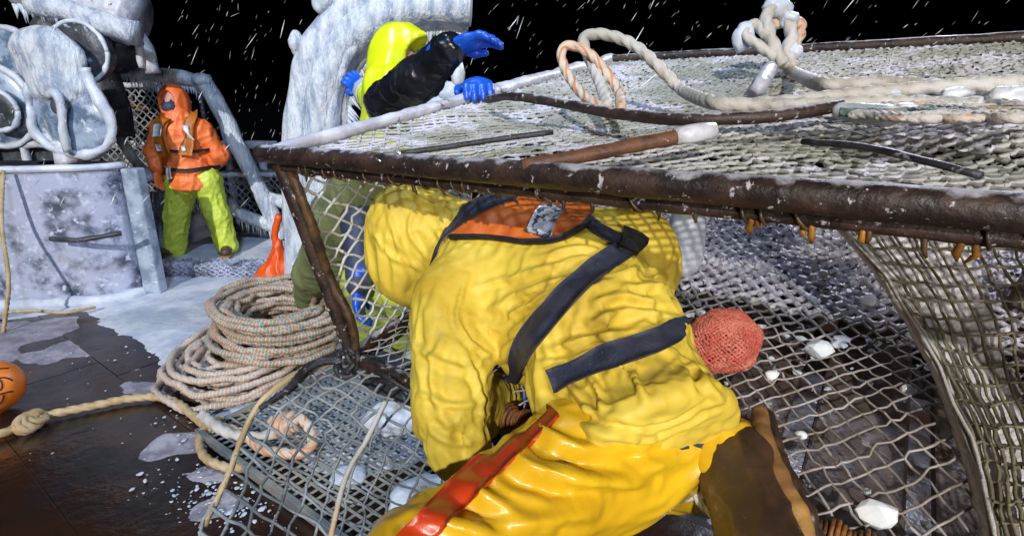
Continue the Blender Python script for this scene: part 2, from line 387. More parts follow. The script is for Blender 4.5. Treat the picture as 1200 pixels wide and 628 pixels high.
M['amber'] = mat('amber_lifejacket', (.45, .14, .01), (.32, .09, .01), 12, .5, bump=.3)
M['black_pvc'] = mat('black_pvc', (.007, .008, .012), (.012, .014, .02), 6, .22, .32, bump=.4, bscale=22, bdist=.008, spec=.6, c3=(.3, .33, .4), s3=60, lo3=.70, hi3=.74)
M['blue_glove'] = mat('blue_rubber_glove', (.008, .075, .48), (.01, .10, .60), 14, .35, bump=.5, bscale=70, bdist=.003, c3=(.45, .55, .8), s3=30, lo3=.68, hi3=.74)
M['navy'] = mat('navy_cloth', (.02, .028, .06), (.035, .045, .09), 8, .6, bump=.4)
M['skin'] = mat('skin', (.52, .27, .20), (.46, .21, .16), 10, .5, bump=.1, sss=.1)
M['boot'] = mat('brown_rubber_boot', (.075, .040, .022), (.035, .020, .013), 9, .28, .42, bump=.4, bscale=40, bdist=.004, c3=(.20, .14, .10), s3=40, lo3=.64, hi3=.72)
M['tan'] = mat('tan_rubber_sole', (.36, .20, .06), (.20, .10, .035), 14, .5, bump=.6, bscale=50, bdist=.004, c3=(.08, .045, .02), s3=18, lo3=.6, hi3=.7)
M['brown_boot'] = mat('brown_leather', (.07, .045, .03), None, 5, .5)
TP = 2 * math.pi
M['rope_coil'] = mat('flecked_pot_line', (.27, .24, .20), (.40, .37, .33), 6, .7, bump=.7, bscale=160, bdist=.003,
    wave=[(107, -3, 0, .35, .7, (.50, .17, .06)), (107, -3, 2.3, .5, .8, (.10, .24, .23)), (330, 1, 0, .55, .9, (.46, .44, .41))])
M['rope_pale'] = mat('pale_pot_line', (.36, .32, .28), (.48, .44, .41), 6, .7, bump=.7, bscale=160, bdist=.003,
    wave=[(107, -3, 0, .6, .85, (.55, .27, .14)), (330, 1, 0, .55, .9, (.52, .5, .48))])
M['rope_tan'] = mat('tan_line', (.34, .24, .12), (.46, .36, .22), 9, .65, bump=.7, bscale=140, bdist=.003)
M['rope_grey'] = mat('frozen_line', (.40, .38, .34), (.54, .53, .53), 5, .6, bump=.7, bscale=140, bdist=.004, c3=(.42, .30, .2), s3=6, lo3=.6, hi3=.7)
M['rope_orange'] = mat('orange_flecked_line', (.50, .36, .26), (.58, .52, .46), 5, .6, bump=.7, bscale=140, bdist=.004, wave=[(100, -3, 0, .55, .85, (.55, .22, .09))])
M['rope_teal'] = mat('teal_line', (.09, .15, .15), (.24, .25, .24), 8, .6, bump=.8, bscale=120, bdist=.004, c3=(.5, .48, .48), s3=10, lo3=.58, hi3=.68)
M['rope_rust'] = mat('rust_wrapping', (.22, .085, .02), (.08, .035, .015), 20, .6, bump=.8, bscale=90, bdist=.004)
M['rubber'] = mat('brown_lashing', (.085, .045, .02), (.03, .02, .014), 25, .45, bump=.6, bscale=80, bdist=.003)
M['amber_tie'] = mat('amber_lashing', (.34, .15, .025), (.14, .06, .012), 25, .35, bump=.4)
M['timber'] = mat('wet_timber', (.075, .052, .042), (.13, .10, .085), 4, .4, .6, bump=.8, bscale=24, bdist=.008, c3=(.42, .40, .42), s3=24, lo3=.63, hi3=.68, r3=.6)
M['snow_net'] = mat('snow_caked_panel', (.70, .68, .70), (.80, .78, .80), 8, .7, bump=.9, bscale=46, bdist=.010, c3=(.16, .13, .11), s3=19, lo3=.64, hi3=.69)
M['buoy'] = mat('orange_buoy', (.85, .24, .03), (.78, .19, .02), 6, .4, bump=.15, bscale=20, c3=(.5, .3, .2), s3=30, lo3=.7, hi3=.76)
M['ink'] = mat('black_ink', (.015, .010, .02), None, 5, .6, bump=0)
M['orange_bag'] = mat('orange_rubber_bag', (.72, .10, .01), (.62, .07, .008), 8, .4, bump=.3)
M['dark_steel'] = mat('dark_steel', (.03, .035, .045), (.06, .07, .09), 9, .4, bump=.5, c3=(.35, .40, .48), s3=14, lo3=.60, hi3=.68)
M['glass_ice'] = mat('glazed_sheave', (.10, .15, .23), (.34, .43, .58), 6, .2, .4, bump=.5, bscale=24, bdist=.01, c3=(.70, .76, .86), s3=9, lo3=.56, hi3=.68, coat=.6)
M['blue_steel'] = mat('blue_grey_steel', (.16, .21, .30), (.34, .40, .50), 6, .45, .6, bump=.5, bscale=40, bdist=.005, c3=(.6, .64, .72), s3=22, lo3=.6, hi3=.68)
M['sea'] = mat('night_sea', (.001, .0015, .003), None, 3, .6, spec=.05, bump=.6, bscale=.6, bdist=.3)
M['grating'] = mat('deck_grating', (.10, .125, .15), (.22, .22, .20), 3, .4, bump=.4, c3=(.30, .18, .09), s3=4, lo3=.6, hi3=.7)
M['bait'] = mat('salmon_bait_bag', (.45, .09, .06), (.52, .16, .11), 20, .6, bump=.6, bscale=90, bdist=.005)
M['bait_in'] = mat('bait_filling', (.25, .05, .035), (.40, .20, .16), 20, .5, bump=.7, bscale=50)
M['plastic'] = mat('frosted_plastic', (.45, .50, .60), (.65, .68, .74), 8, .3, bump=.3, sss=.3)
M['chrome'] = mat('bright_wire', (.6, .62, .66), None, 5, .25, metal=.8, bump=0)
M['flake'] = mat('sleet', (.85, .87, .92), None, 5, .6, bump=0)

# ================================================================== SETTING
E1 = nrm(A3(.80, -.60, 0)); E2 = nrm(A3(.60, .80, 0)); AXS = np.array([E1, E2, [0, 0, 1]])
sea = mk('sea', [(-900, -50, -3), (900, -50, -3), (900, 1500, -3), (-900, 1500, -3)], [[0, 1, 2, 3]], M['sea']); tag(sea, kind='structure')
deck = box('deck', A3(-.5, 4.2, -.10), (6.5, 5.2, .05), M['deck'], ax=AXS); tag(deck, kind='structure')
pb = []
rg = np.random.default_rng(3)
me0 = {}
for i in range(-3, 12):
    off = rg.uniform(0, 1.2)
    for j in range(-2, 4):
        c = E1 * (j * 2.2 + off - 1.5) + E2 * (i * .62 + .7)
        if not (-5.5 < c[0] < 2.5 and .6 < c[1] < 8.2): continue
        k = rg.integers(0, 3)
        if k not in me0:
            o = box('plank', A3(0, 0, 0), (1.0992, .3092, .024), M['deck'], deck, ax=AXS, bev=.002); me0[k] = o.data
            o.location = Vector(c + A3(0, 0, -.0265 - rg.uniform(0, .004)))
        else:
            o = bpy.data.objects.new('plank', me0[k]); COL.objects.link(o); o.parent = deck; o.location = Vector(c + A3(0, 0, -.0265 - rg.uniform(0, .004)))
# ice lying on the deck
def inpoly(x, y, poly):
    ins = np.zeros(len(x), bool); d = np.full(len(x), 1e9); n = len(poly)
    for i in range(n):
        x0, y0 = poly[i]; x1, y1 = poly[(i + 1) % n]
        c = ((y0 > y) != (y1 > y)) & (x < (x1 - x0) * (y - y0) / (y1 - y0 + 1e-12) + x0); ins ^= c
        ex, ey = x1 - x0, y1 - y0; t = np.clip(((x - x0) * ex + (y - y0) * ey) / (ex * ex + ey * ey), 0, 1)
        d = np.minimum(d, np.hypot(x - x0 - t * ex, y - y0 - t * ey))
    return np.where(ins, d, -d)
def sheet(name, poly, step, thick, m, lump=.02, edge=.12, seed=0, z0=0, kind='structure', ew=.3):
    poly = np.array(poly); lo = poly.min(0) - .2; hi = poly.max(0) + .2
    xs = np.arange(lo[0], hi[0], step); ys = np.arange(lo[1], hi[1], step); X, Y = np.meshgrid(xs, ys, indexing='ij'); x = X.ravel(); y = Y.ravel()
    P = np.stack([x, y, np.zeros_like(x)], 1)
    d = inpoly(x, y, poly) + (fbm(P * 2.2, seed, 4) - .5) * edge * 4
    z = z0 - .012 + np.clip(d / ew, 0, 1) ** .6 * thick + (fbm(P * 5, seed + 9, 3) - .45) * lump * np.clip(d / .2, 0, 1)
    keep = (d > -.03).reshape(X.shape); n, m2 = X.shape; F = []
    idx = np.full(X.size, -1); fl = []
    for i in range(n - 1):
        for j in range(m2 - 1):
            if keep[i, j] and keep[i + 1, j] and keep[i, j + 1] and keep[i + 1, j + 1]: fl.append((i * m2 + j, (i + 1) * m2 + j, (i + 1) * m2 + j + 1, i * m2 + j + 1))
    F = np.array(fl); u, inv = np.unique(F, return_inverse=True); inv = inv.reshape(F.shape)
    V = np.stack([x, y, z], 1)[u]; return tag(mk(name, V, inv, m), kind=kind)
poly = [on(px, py)[:2] for px, py in ((-120, 378), (0, 374), (60, 367), (112, 374), (150, 400), (182, 436), (218, 474), (250, 500), (330, 525), (430, 560), (560, 540), (640, 420), (560, 300), (330, 262), (60, 262), (-150, 262))]
sheet('deck_ice', poly, .045, .030, M['snow'], .03, seed=4)
poly2 = [on(px, py)[:2] for px, py in ((-40, 372), (70, 372), (110, 380), (60, 400), (20, 425), (-40, 425))]
sheet('slush_patch', poly2, .03, .012, M['slush'], .01, edge=.16, seed=21, ew=.1)
for q, (cx, cy, sx, sy) in enumerate(((95, 412, 46, 9), (150, 432, 30, 7), (60, 398, 50, 7), (255, 520, 34, 13), (222, 556, 26, 12), (130, 402, 30, 6), (265, 585, 26, 14), (170, 455, 34, 7), (205, 520, 14, 6), (40, 420, 22, 6))):
    sheet('slush_patch', [on(cx + sx * math.cos(a), cy + sy * math.sin(a))[:2] for a in np.linspace(0, TP0, 14, endpoint=False)], .022, .007, M['slush'], .008, edge=.17, seed=31 + q, ew=.06)
# loose chips of ice on the bare deck
mb = MB(); rg = np.random.default_rng(12)
bm = bmesh.new(); bmesh.ops.create_icosphere(bm, subdivisions=1, radius=1); IV = np.array([v.co[:] for v in bm.verts]); IF = [[v.index for v in f.verts] for f in bm.faces]; bm.free()
def chip(mb, p, s, flat=.45):
    V = IV * (1 + rg.uniform(-.3, .3, (len(IV), 1))); a = rg.uniform(0, 6.3); V = V * A3(s * rg.uniform(.6, 1.5), s * rg.uniform(.6, 1.2), s * flat)
    c, s_ = math.cos(a), math.sin(a); V = V @ np.array([[c, s_, 0], [-s_, c, 0], [0, 0, 1]]); mb.add(V + p, IF)
for cx, cy, n, sp in ((150, 395, 22, 40), (240, 500, 90, 35), (225, 570, 90, 35), (90, 440, 14, 50), (60, 400, 16, 40), (265, 590, 80, 30), (120, 520, 8, 70), (300, 600, 60, 50), (330, 560, 20, 50)):
    for _ in range(n):
        px, py = rg.normal(cx, sp), rg.normal(cy, sp * .45)
        if py < 372 or py > 700: continue
        p = on(px, py, 0); chip(mb, p + A3(0, 0, .004), float(np.clip(rg.lognormal(-5.35, .6), .002, .014)), .30)
tag(mb.build('ice_chips', M['snow'], smooth=False), 'crushed ice chips scattered over the wet brown deck', kind='stuff')
# raised icy grating under the man in orange
p0 = on(182, 326); p1 = on(345, 322)
pl = box('icy_step', (p0 + p1) / 2 + A3(.1, .62, .055), (np.linalg.norm(p1 - p0) / 2 + .25, .62, .055), M['snow'], bev=.02, jit=.03)
tag(pl, kind='structure')
mb = MB()
def stepnet(u, v): return A3(p0[0] - .15, p0[1] - .004, .02)[None] + np.stack([u * (p1[0] - p0[0] + .4), np.where(v > .5, (v - .5) * .5, 0), np.minimum(v, .5) * .22], 1)
net('lattice', stepnet, 22, 10, .010, M['frost_steel'], pl, slack=.004, seed=2)

# ================================================================== LEFT BACKGROUND
# steel tank
YT = on(178, 345)[1]; PR = on(178, 345)
tank = empty('steel_tank', (PR[0] - .9, YT, 0), 'large frosted steel tank with white corner post and pale rim', 'tank')
TH = 1.13; n = 40; V = []; nz_ = 16
xa = PR[0] - .06; xb = xa - 2.0
for j in range(nz_ + 1):
    for i in range(n + 1):
        th_ = (i / n) * math.pi * .98; V.append((xa - 1.0 + 1.0 * math.cos(th_), YT + .06 - .40 * math.sin(th_) ** .8, .03 + TH * j / nz_))
V = np.array(V); V[:, 1] += (fbm(V * 6, 3, 3) - .5) * .03
mk('wall', V, grid_faces(nz_ + 1, n + 1, False), M['frost_steel'], tank)
edge = V[-(n + 1):]; low = V[:n + 1]
mb = MB(); tube(mb, edge + A3(0, 0, .012), .030, 8, rough=.006); mb.build('rim', M['ice'], tank)
mb = MB(); tube(mb, low + A3(0, -.02, .0), .055, 8, rough=.02, seed=4); mb.build('base_ice', M['snow'], tank)
box('corner_post', A3(PR[0] + .02, YT + .04, TH / 2 + .01), (.075, .06, TH / 2), M['blue_steel'], tank, bev=.015, jit=.015)
box('corner_flange', A3(PR[0] - .12, YT + .0, TH - .20), (.04, .03, .16), M['blue_steel'], tank, bev=.01)
hb = MB(); hp = spline([aty(60, 280, YT - .40), aty(95, 281, YT - .42), aty(142, 273, YT - .30)], .03); tube(hb, hp, .022, 6, rough=.006); hb.build('handle_bar', M['dark_steel'], tank)
mk('back', [(xa, YT + .1, .02), (xb, YT + .2, .02), (xb, YT + .8, .02), (xa - .7, YT + .8, .02), (xa, YT + .1, TH), (xb, YT + .2, TH), (xb, YT + .8, TH), (xa - .7, YT + .8, TH)], [[1, 2, 6, 5], [2, 3, 7, 6], [3, 0, 4, 7], [4, 5, 6, 7]], M['dark_steel'], tank, smooth=False)
mb = MB(); tube(mb, spline([on(4, 390), aty(10, 330, YT - .75), aty(2, 262, YT - .55), aty(4, 200, YT - .4)], .02), .014, 7, 3, .04)
tag(mb.build('hanging_line', M['rope_tan']), 'thin tan line hanging down the left edge of the frosted tank', 'rope')
mb = MB(); tube(mb, spline([on(-20, 372, .05), on(30, 364, .05), on(75, 366, .05), on(112, 360, .05)], .02), .013, 7, 3, .04)
tag(mb.build('deck_line', M['rope_tan']), 'thin tan line lying on the ice at the foot of the tank', 'rope')
# power block
YB = YT + .15
def disc(name, c, r, th, m, parent, ax=(0, 1, 0), seed=0, dish=.0, rim=None):
    ax = nrm(ax); u = nrm(np.cross(ax, A3(0, 0, 1))); v = np.cross(u, ax); prof = [(0, -th / 2 - dish), (.55, -th / 2 - dish * .6), (.92, -th / 2), (1, -th / 4), (1, th / 4), (.92, th / 2), (.5, th / 2), (0, th / 2)]
    V = []; m_ = 40
    for (q, h) in prof:
        for k in range(m_):
            a = k / m_ * TP; V.append(np.asarray(c) + (u * math.cos(a) + v * math.sin(a)) * q * r + ax * h)
    V = np.array(V); V += (fbm(V * 7, seed, 3)[:, None] - .5) * .03
    o = mk(name, V, grid_faces(len(prof), m_), m, parent)
    if rim:
        mb = MB(); a = np.linspace(0, TP, 61); tube(mb, np.asarray(c) + (u * np.cos(a)[:, None] + v * np.sin(a)[:, None]) * r - ax * th * .4, rim, 8, rough=.01, seed=seed); mb.build('ice_rim', M['ice'], o)
    return o
blk = empty('hauling_block', aty(75, 188, YB), 'ice-glazed hauling block with pear-shaped side plate above the tank', 'hauler')
c1 = aty(60, 72, YB); c2 = aty(88, 140, YB); s_ = np.linalg.norm(aty(100, 100, YB) - aty(0, 100, YB)) / 100
blob('side_plate', [ell(c1, A3(42 * s_, .09, 34 * s_)), ell(c2, A3(45 * s_, .09, 50 * s_)), cone(c1, c2, 32 * s_, 40 * s_)] if 0 else
     [ell(c1, A3(42 * s_, .10, 34 * s_)), ell(c2, A3(46 * s_, .10, 50 * s_)), ell((c1 + c2) / 2, A3(36 * s_, .10, 44 * s_))], .05, .022, M['glass_ice'], blk, lambda V, N: (fbm(V * 6, 4, 3) - .5) * .05)
mb = MB()
pr = [(100, 80), (106, 98), (119, 121), (130, 146), (126, 170), (108, 182), (82, 180), (54, 168), (40, 150), (35, 122), (34, 98)]
tube(mb, spline([aty(x, y, YB - .05) for x, y in pr], .03), .040, 9, rough=.03); mb.build('ice_rim', M['ice'], blk)
blob('snow_cap', [ell(c1 + A3(0, -.03, .02), A3(43 * s_, .12, 34 * s_)), ell(c1 + A3(.05, -.03, -.22), A3(34 * s_, .11, 22 * s_))], .08, .022, M['rime'], blk, lambda V, N: (fbm(V * 5, 14, 3) - .5) * .07)
disc('sheave', aty(98, 62, YB + .22), 34 * s_, .16, M['dark_steel'], blk, seed=3, rim=.02)
disc('hub', aty(72, 125, YB - .12), 9 * s_, .10, M['dark_steel'], blk, seed=6)
mb = MB(); tube(mb, spline([aty(56, 112, YB - .13), aty(66, 110, YB - .16), aty(72, 125, YB - .16), aty(73, 150, YB - .16), aty(80, 178, YB - .12)], .03), .035, 8, rough=.015); mb.build('ice_seam', M['ice'], blk)
mb = MB(); tube(mb, np.linspace(aty(72, 165, YB), aty(82, 192, YB), 8), .10, 10, rough=.02); mb.build('hanger', M['ice_pipe'], blk)
lb = empty('net_drum', aty(5, 185, YB), 'frozen drum with round hub at the left edge', 'drum')
disc('flange', aty(2, 125, YB + .05), 46 * s_, .14, M['glass_ice'], lb, seed=11, rim=.03)
disc('hub', aty(3, 130, YB - .08), 22 * s_, .10, M['dark_steel'], lb, seed=8, rim=.02)
disc('flange', aty(16, 70, YB + .4), 36 * s_, .14, M['glass_ice'], lb, seed=13, rim=.03)
cr = empty('crane_arm', aty(110, 30, YB + .6), 'iced crane arm hanging over the hauling block', 'crane')
mb = MB(); tube(mb, np.linspace(aty(30, -25, YB + .5), aty(160, 22, YB + .5), 24), .26, 14, rough=.06); mb.build('boom', M['ice_pipe'], cr)
mb = MB(); tube(mb, spline([aty(35, 5, YB + .25), aty(80, 12, YB + .25), aty(130, 30, YB + .25), aty(160, 38, YB + .25)], .05), .10, 10, rough=.03, seed=5); mb.build('boom_ice', M['rime'], cr)
mb = MB(); tube(mb, np.linspace(aty(110, 40, YB + .7), aty(150, 66, YB + .7), 14), .20, 12, rough=.04, seed=7); mb.build('ram', M['dark_steel'], cr)
mb = MB(); tube(mb, np.linspace(aty(158, 28, YB + .6), aty(180, 86, YB + .6), 14), .07, 10, rough=.02); mb.build('strut', M['ice_pipe'], cr)
mb = MB(); tube(mb, np.linspace(aty(162, 45, YB + .5), aty(166, 80, YB + .5), 8), .03, 8, rough=.01); mb.build('rod', M['ice'], cr)
mb = MB(); tube(mb, spline([aty(50, 30, YB + .9), aty(100, 62, YB + .9), aty(125, 112, YB + .9), aty(135, 160, YB + .9)], .06), .16, 12, rough=.04, seed=9); mb.build('hose_bundle', M['dark_steel'], cr)
mb = MB()
for i in range(26):
    p = aty(18 + i * 1.9 + random.uniform(-1, 1), 9 + random.uniform(0, 3) + max(0, i - 12) * .3, YB + .2); L = random.uniform(.03, .12)
    tube(mb, [p + A3(0, 0, .03), p - A3(0, 0, L)], [.02, .002], 5)
mb.build('icicles', M['ice'], cr)
# iced guard rail frame
def icicles(parent, a, b, n, Lm, rad=.014, seed=0):
    mb = MB(); rg = np.random.default_rng(seed)
    for i in range(n):
        p = a + (b - a) * (i + rg.uniform(-.4, .4)) / n; L = Lm * rg.uniform(.3, 1) ** 1.5
        tube(mb, np.array([p + A3(0, 0, .03), p - A3(0, 0, L * .4), p - A3(rg.normal(0, .004), 0, L)]), [rad * 1.3, rad * .7, .001], 6)
    return mb.build('icicles', M['ice'], parent)
YR = 6.35
rl = empty('guard_frame', aty(310, 300, YR), 'ice-coated pipe frame with icicles behind the man in orange', 'railing')
def icepipe(name, pts, r, parent, seed=0, m='rime', rough=.03):
    mb = MB(); tube(mb, spline(pts, .05), r, 10, rough=rough, seed=seed); return mb.build(name, M[m], parent)
icepipe('top_rail', [aty(118, 76, YR), aty(160, 84, YR), aty(205, 90, YR), aty(240, 99, YR)], .075, rl, 1)
icepipe('diagonal_leg', [aty(236, 92, YR), aty(252, 118, YR), aty(270, 155, YR), aty(290, 195, YR), aty(312, 238, YR), aty(330, 280, YR)], .095, rl, 2)
icepipe('cross_rail', [aty(268, 243, YR), aty(300, 258, YR), aty(330, 268, YR)], .085, rl, 3)
icepipe('front_brace', [aty(133, 150, YR - .3), aty(152, 180, YR - .3), aty(178, 212, YR - .3)], .055, rl, 4)
icepipe('side_rail', [aty(300, 225, YR), aty(325, 235, YR), aty(350, 240, YR)], .08, rl, 5)
icicles(rl, aty(128, 88, YR), aty(235, 106, YR), 36, .13, seed=1)
icicles(rl, aty(268, 250, YR), aty(330, 276, YR), 22, .16, seed=2)
lumpy('ice_knob', aty(238, 96, YR), A3(.11, .1, .10), M['rime'], rl, 3)
lumpy('ice_knob', aty(270, 243, YR), A3(.10, .1, .12), M['rime'], rl, 5)
# dark bulwark and stacked gear behind
bw = empty('bulwark', aty(220, 300, 7.6), 'dark frosted bulwark behind the man in orange', 'bulwark')
bx0 = aty(-60, 300, 7.9)[0]; bx1 = aty(345, 300, 7.9)[0]
box('plate', A3((bx0 + bx1) / 2, 7.9, .55), ((bx1 - bx0) / 2, .03, .5), M['dark_steel'], bw)
for i in range(11):
    x = bx0 + (bx1 - bx0) * (i + .5) / 11; pipe('post', A3(x, 7.78, 0), A3(x, 7.78, 1.15), .05, M['ice_pipe'], bw, rough=.02, seed=i)
pipe('rail', A3(bx0, 7.76, 1.12), A3(bx1, 7.76, 1.12), .055, M['ice_pipe'], bw, rough=.02)
def potstack(px0, py0, px1, py1, Y, label, seed, depth=.9):
    a = aty(px0, py1, Y); b = aty(px1, py0, Y); st = empty('stored_crab_pot', A3((a[0] + b[0]) / 2, Y, a[2]), label, 'crab pot', 'stored crab pots')
    x0, x1, z0, z1 = a[0], b[0], a[2], b[2]
    for (p, q) in (((x0, z0), (x1, z0)), ((x0, z1), (x1, z1)), ((x0, z0), (x0, z1)), ((x1, z0), (x1, z1))):
        pipe('frame_bar', A3(p[0], Y, p[1]), A3(q[0], Y, q[1]), .032, M['ice_pipe'], st, rough=.012, seed=seed)
        pipe('frame_bar', A3(p[0], Y + depth, p[1]), A3(q[0], Y + depth, q[1]), .032, M['dark_steel'], st)
    nx = max(4, int((x1 - x0) / .09)); nzz = max(4, int((z1 - z0) / .05))
    net('netting', lambda u, v: np.stack([x0 + (x1 - x0) * u, Y + .03 * np.sin(u * 9 + v * 7 + seed), z0 + (z1 - z0) * v], 1), nx, nzz, .010, M['net_dark'], st, slack=.006, seed=seed)
    net('netting', lambda u, v: np.stack([x0 + (x1 - x0) * u, Y + depth * v, 0 * u + z1 - .02], 1), nx, 12, .010, M['net_dark'], st, slack=.006, seed=seed)
    for i in range(7):
        x = random.uniform(x0, x1); lumpy('frozen_line', A3(x, Y + random.uniform(.1, .5), z0 + random.uniform(.1, .9) * (z1 - z0)), A3(.16, .12, .06), M['rope_teal'] if i % 2 else M['rope_rust'], st, i + seed, .5)
    return st
potstack(136, 100, 186, 292, 7.0, 'dark frosted crab pot standing between tank and orange man', 1)
potstack(252, 205, 330, 292, 7.1, 'low frosted crab pot right of the orange man', 2)
for i in range(5):
    px = 172 + i * 5.5; icepipe('rod', [aty(px, 292, 6.75), aty(px - 1, 225, 6.75)], .022, bw, i, 'ice_pipe', .01)
for i, (px, py, r) in enumerate(((228, 262, .14), (240, 280, .16), (222, 284, .12), (250, 272, .10))):
    lumpy('snow_heap', aty(px, py, 6.7), A3(r, r, r * 1.1), M['snow'], bw, i + 30, .35)
for i in range(4):
    a = aty(218 + i * 10, 220, 6.72); pipe('rod', a, aty(212 + i * 12, 292, 6.72), .03, M['ice_pipe'], bw, rough=.012, seed=i)
# ice arch
ar = empty('iced_davit', aty(370, 300, 4.4), 'thick curved davit caked in white ice', 'davit')
YA = 4.5
arc_o = [(352, 330), (352, 240), (352, 175), (356, 120), (366, 75), (385, 38), (412, 8), (452, -12), (500, -18), (545, -18)]
arc_m = [(376, 330), (376, 240), (376, 175), (380, 122), (391, 82), (410, 48), (438, 24), (475, 10), (515, 6), (552, 8)]
arc_i = [(396, 330), (396, 240), (396, 175), (398, 125), (405, 92), (421, 62), (446, 40), (478, 27), (515, 21), (548, 22)]
arc_a = [((x0 + x1) / 2, (y0 + y1) / 2) for (x0, y0), (x1, y1) in zip(arc_o, arc_m)]; arc_b = [((x0 + x1) / 2, (y0 + y1) / 2) for (x0, y0), (x1, y1) in zip(arc_m, arc_i)]
for nme, arc, rr, dy, sd in (('ice_ridge', arc_a, .055, -.13, 5), ('ice_ridge', arc_b, .05, -.12, 6), ('outer_tube', arc_o, .135, .0, 1), ('middle_tube', arc_m, .14, -.06, 2), ('inner_tube', arc_i, .095, .03, 3)):
    P = spline([aty(x, y, YA + dy) for x, y in arc], .04)
    mb = MB(); tube(mb, P, rr, 18, rough=.022, seed=sd); mb.build(nme, M['rime'], ar)
lumpy('ice_knob', aty(348, 52, YA - .05), A3(.06, .08, .09), M['rime'], ar, 2); lumpy('ice_knob', aty(380, 2, YA - .05), A3(.09, .09, .10), M['rime'], ar, 6)
mb = MB(); rg = np.random.default_rng(6); Pi = spline([aty(x, y, YA) for x, y in arc_i[2:]], .025)
for p in Pi:
    L = rg.uniform(.03, .16); d = nrm(aty(480, 110, YA) - p) * .5 + A3(0, 0, -.6); q = p + nrm(d) * .085
    tube(mb, [q - nrm(d) * .04, q + nrm(d) * L * .5, q + nrm(d) * L], [.022, .012, .001], 6)
mb.build('icicles', M['ice'], ar)
fr = empty('frozen_fender', aty(535, 130, 4.0), 'white lump of ice behind the raised black sleeve', 'ice')
for i, (px, py, rx, rz) in enumerate(((536, 85, .05, .10), (528, 108, .09, .07), (518, 122, .12, .06), (545, 128, .14, .07), (505, 112, .05, .09), (530, 150, .18, .12), (520, 190, .2, .2))):
    lumpy('ice_lump', aty(px, py, 4.05 + .02 * i), A3(rx, .06, rz), M['ice'], fr, i + 11, .35)
blob('ice_core', [cone(aty(530, 150, 4.1), on(520, 330), .16, .25)], .05, .03, M['ice'], fr, lambda V, N: (fbm(V * 5, 4, 3) - .5) * .08)

# ================================================================== CRAB POT ON ITS RACK
PA = c2w(A3(-0.619, 0.286, 1.37)); U_ = nrm(c2w(A3(.908, -.007, .367)) - PA)
Vv = c2w(A3(.513, 1.090, 2.857)) - PA; Vv = nrm(Vv - U_ * (U_ @ Vv)); Wd = -nrm(np.cross(U_, Vv))
if Wd[2] > 0: Wd = -Wd
PU, PV, PH = 1.85, 2.03, .625
def pot(u, v, w=0.0): return PA + np.multiply.outer(np.asarray(u, float), U_) + np.multiply.outer(np.asarray(v, float), Vv) + np.multiply.outer(np.asarray(w, float), Wd)
def onpot(px, py, w=0.0):
    d = c2w(ray(px, py)) - CAM; o = PA + Wd * w; return CAM + d * (((o - CAM) @ Wd) / (d @ Wd))
def onfront(px, py, v=0.0):
    d = c2w(ray(px, py)) - CAM; o = PA + Vv * v; return CAM + d * (((o - CAM) @ Vv) / (d @ Vv))
PT = empty('crab_pot', pot(PU / 2, PV / 2, PH), 'big rusty steel crab pot with iced netting, its front side open', 'crab pot')
r0 = .0225
def bar(name, a, b, r=r0, m='rust_pipe', rough=.0025, seed=0): return pipe(name, a, b, r, M[m], PT, rough=rough, seed=seed, sides=14)
fb = bar('front_bar', pot(-.02, 0, 0), pot(PU + .02, 0, 0), seed=1); bar('front_lower_bar', pot(0, .018, .036), pot(PU, .018, .036), .013, seed=2)
bar('side_bar', pot(0, -.0, .0), pot(0, .95, 0), .0185, 'ice_pipe', .005, 3)
bar('side_bar', pot(0, .95, 0), pot(0, PV + .02, 0), .026, 'ice_pipe', .008, 4)
bar('rear_bar', pot(0, PV, 0), pot(PU, PV, 0), .022, seed=5); bar('side_bar', pot(PU, 0, 0), pot(PU, PV, 0), seed=6)
cpost = bar('corner_post', pot(.02, .02, 0), pot(.055, .06, PH), .021, seed=7)
mb = MB(); q = spline([pot(.05, .02, 0), pot(.07, .03, .2), pot(.055, .05, .35), pot(.09, .06, .5), pot(.07, .06, PH)], .012)
tube(mb, q, .013, 8, 3, .05, rough=.003); mb.build('lashing_line', M['rubber'], PT)
for (u, v) in ((0, PV), (PU, 0), (PU, PV)): bar('corner_post', pot(u, v, 0), pot(u, v, PH), seed=8)
bar('bottom_bar', pot(.05, .05, PH), pot(PU, .05, PH), .02, seed=9); bar('bottom_bar', pot(.05, .05, PH), pot(.02, PV, PH), .02, seed=10)
bar('bottom_bar', pot(0, PV, PH), pot(PU, PV, PH), seed=11); bar('bottom_bar', pot(PU, 0, PH), pot(PU, PV, PH), seed=12)
mb = MB(); t = np.linspace(0, 1, 1500); ang = t * 2 * math.pi * 130; c = pot(.42 + t * 1.1, .05 + 0 * t, PH + 0 * t)
P = c + (np.cos(ang)[:, None] * Vv + np.sin(ang)[:, None] * Wd) * (.025 + .006 * np.sin(t * 140))[:, None]
tube(mb, P, .0045, 6, rough=.001); mb.build('rope_wrapping', M['rope_rust'], PT)
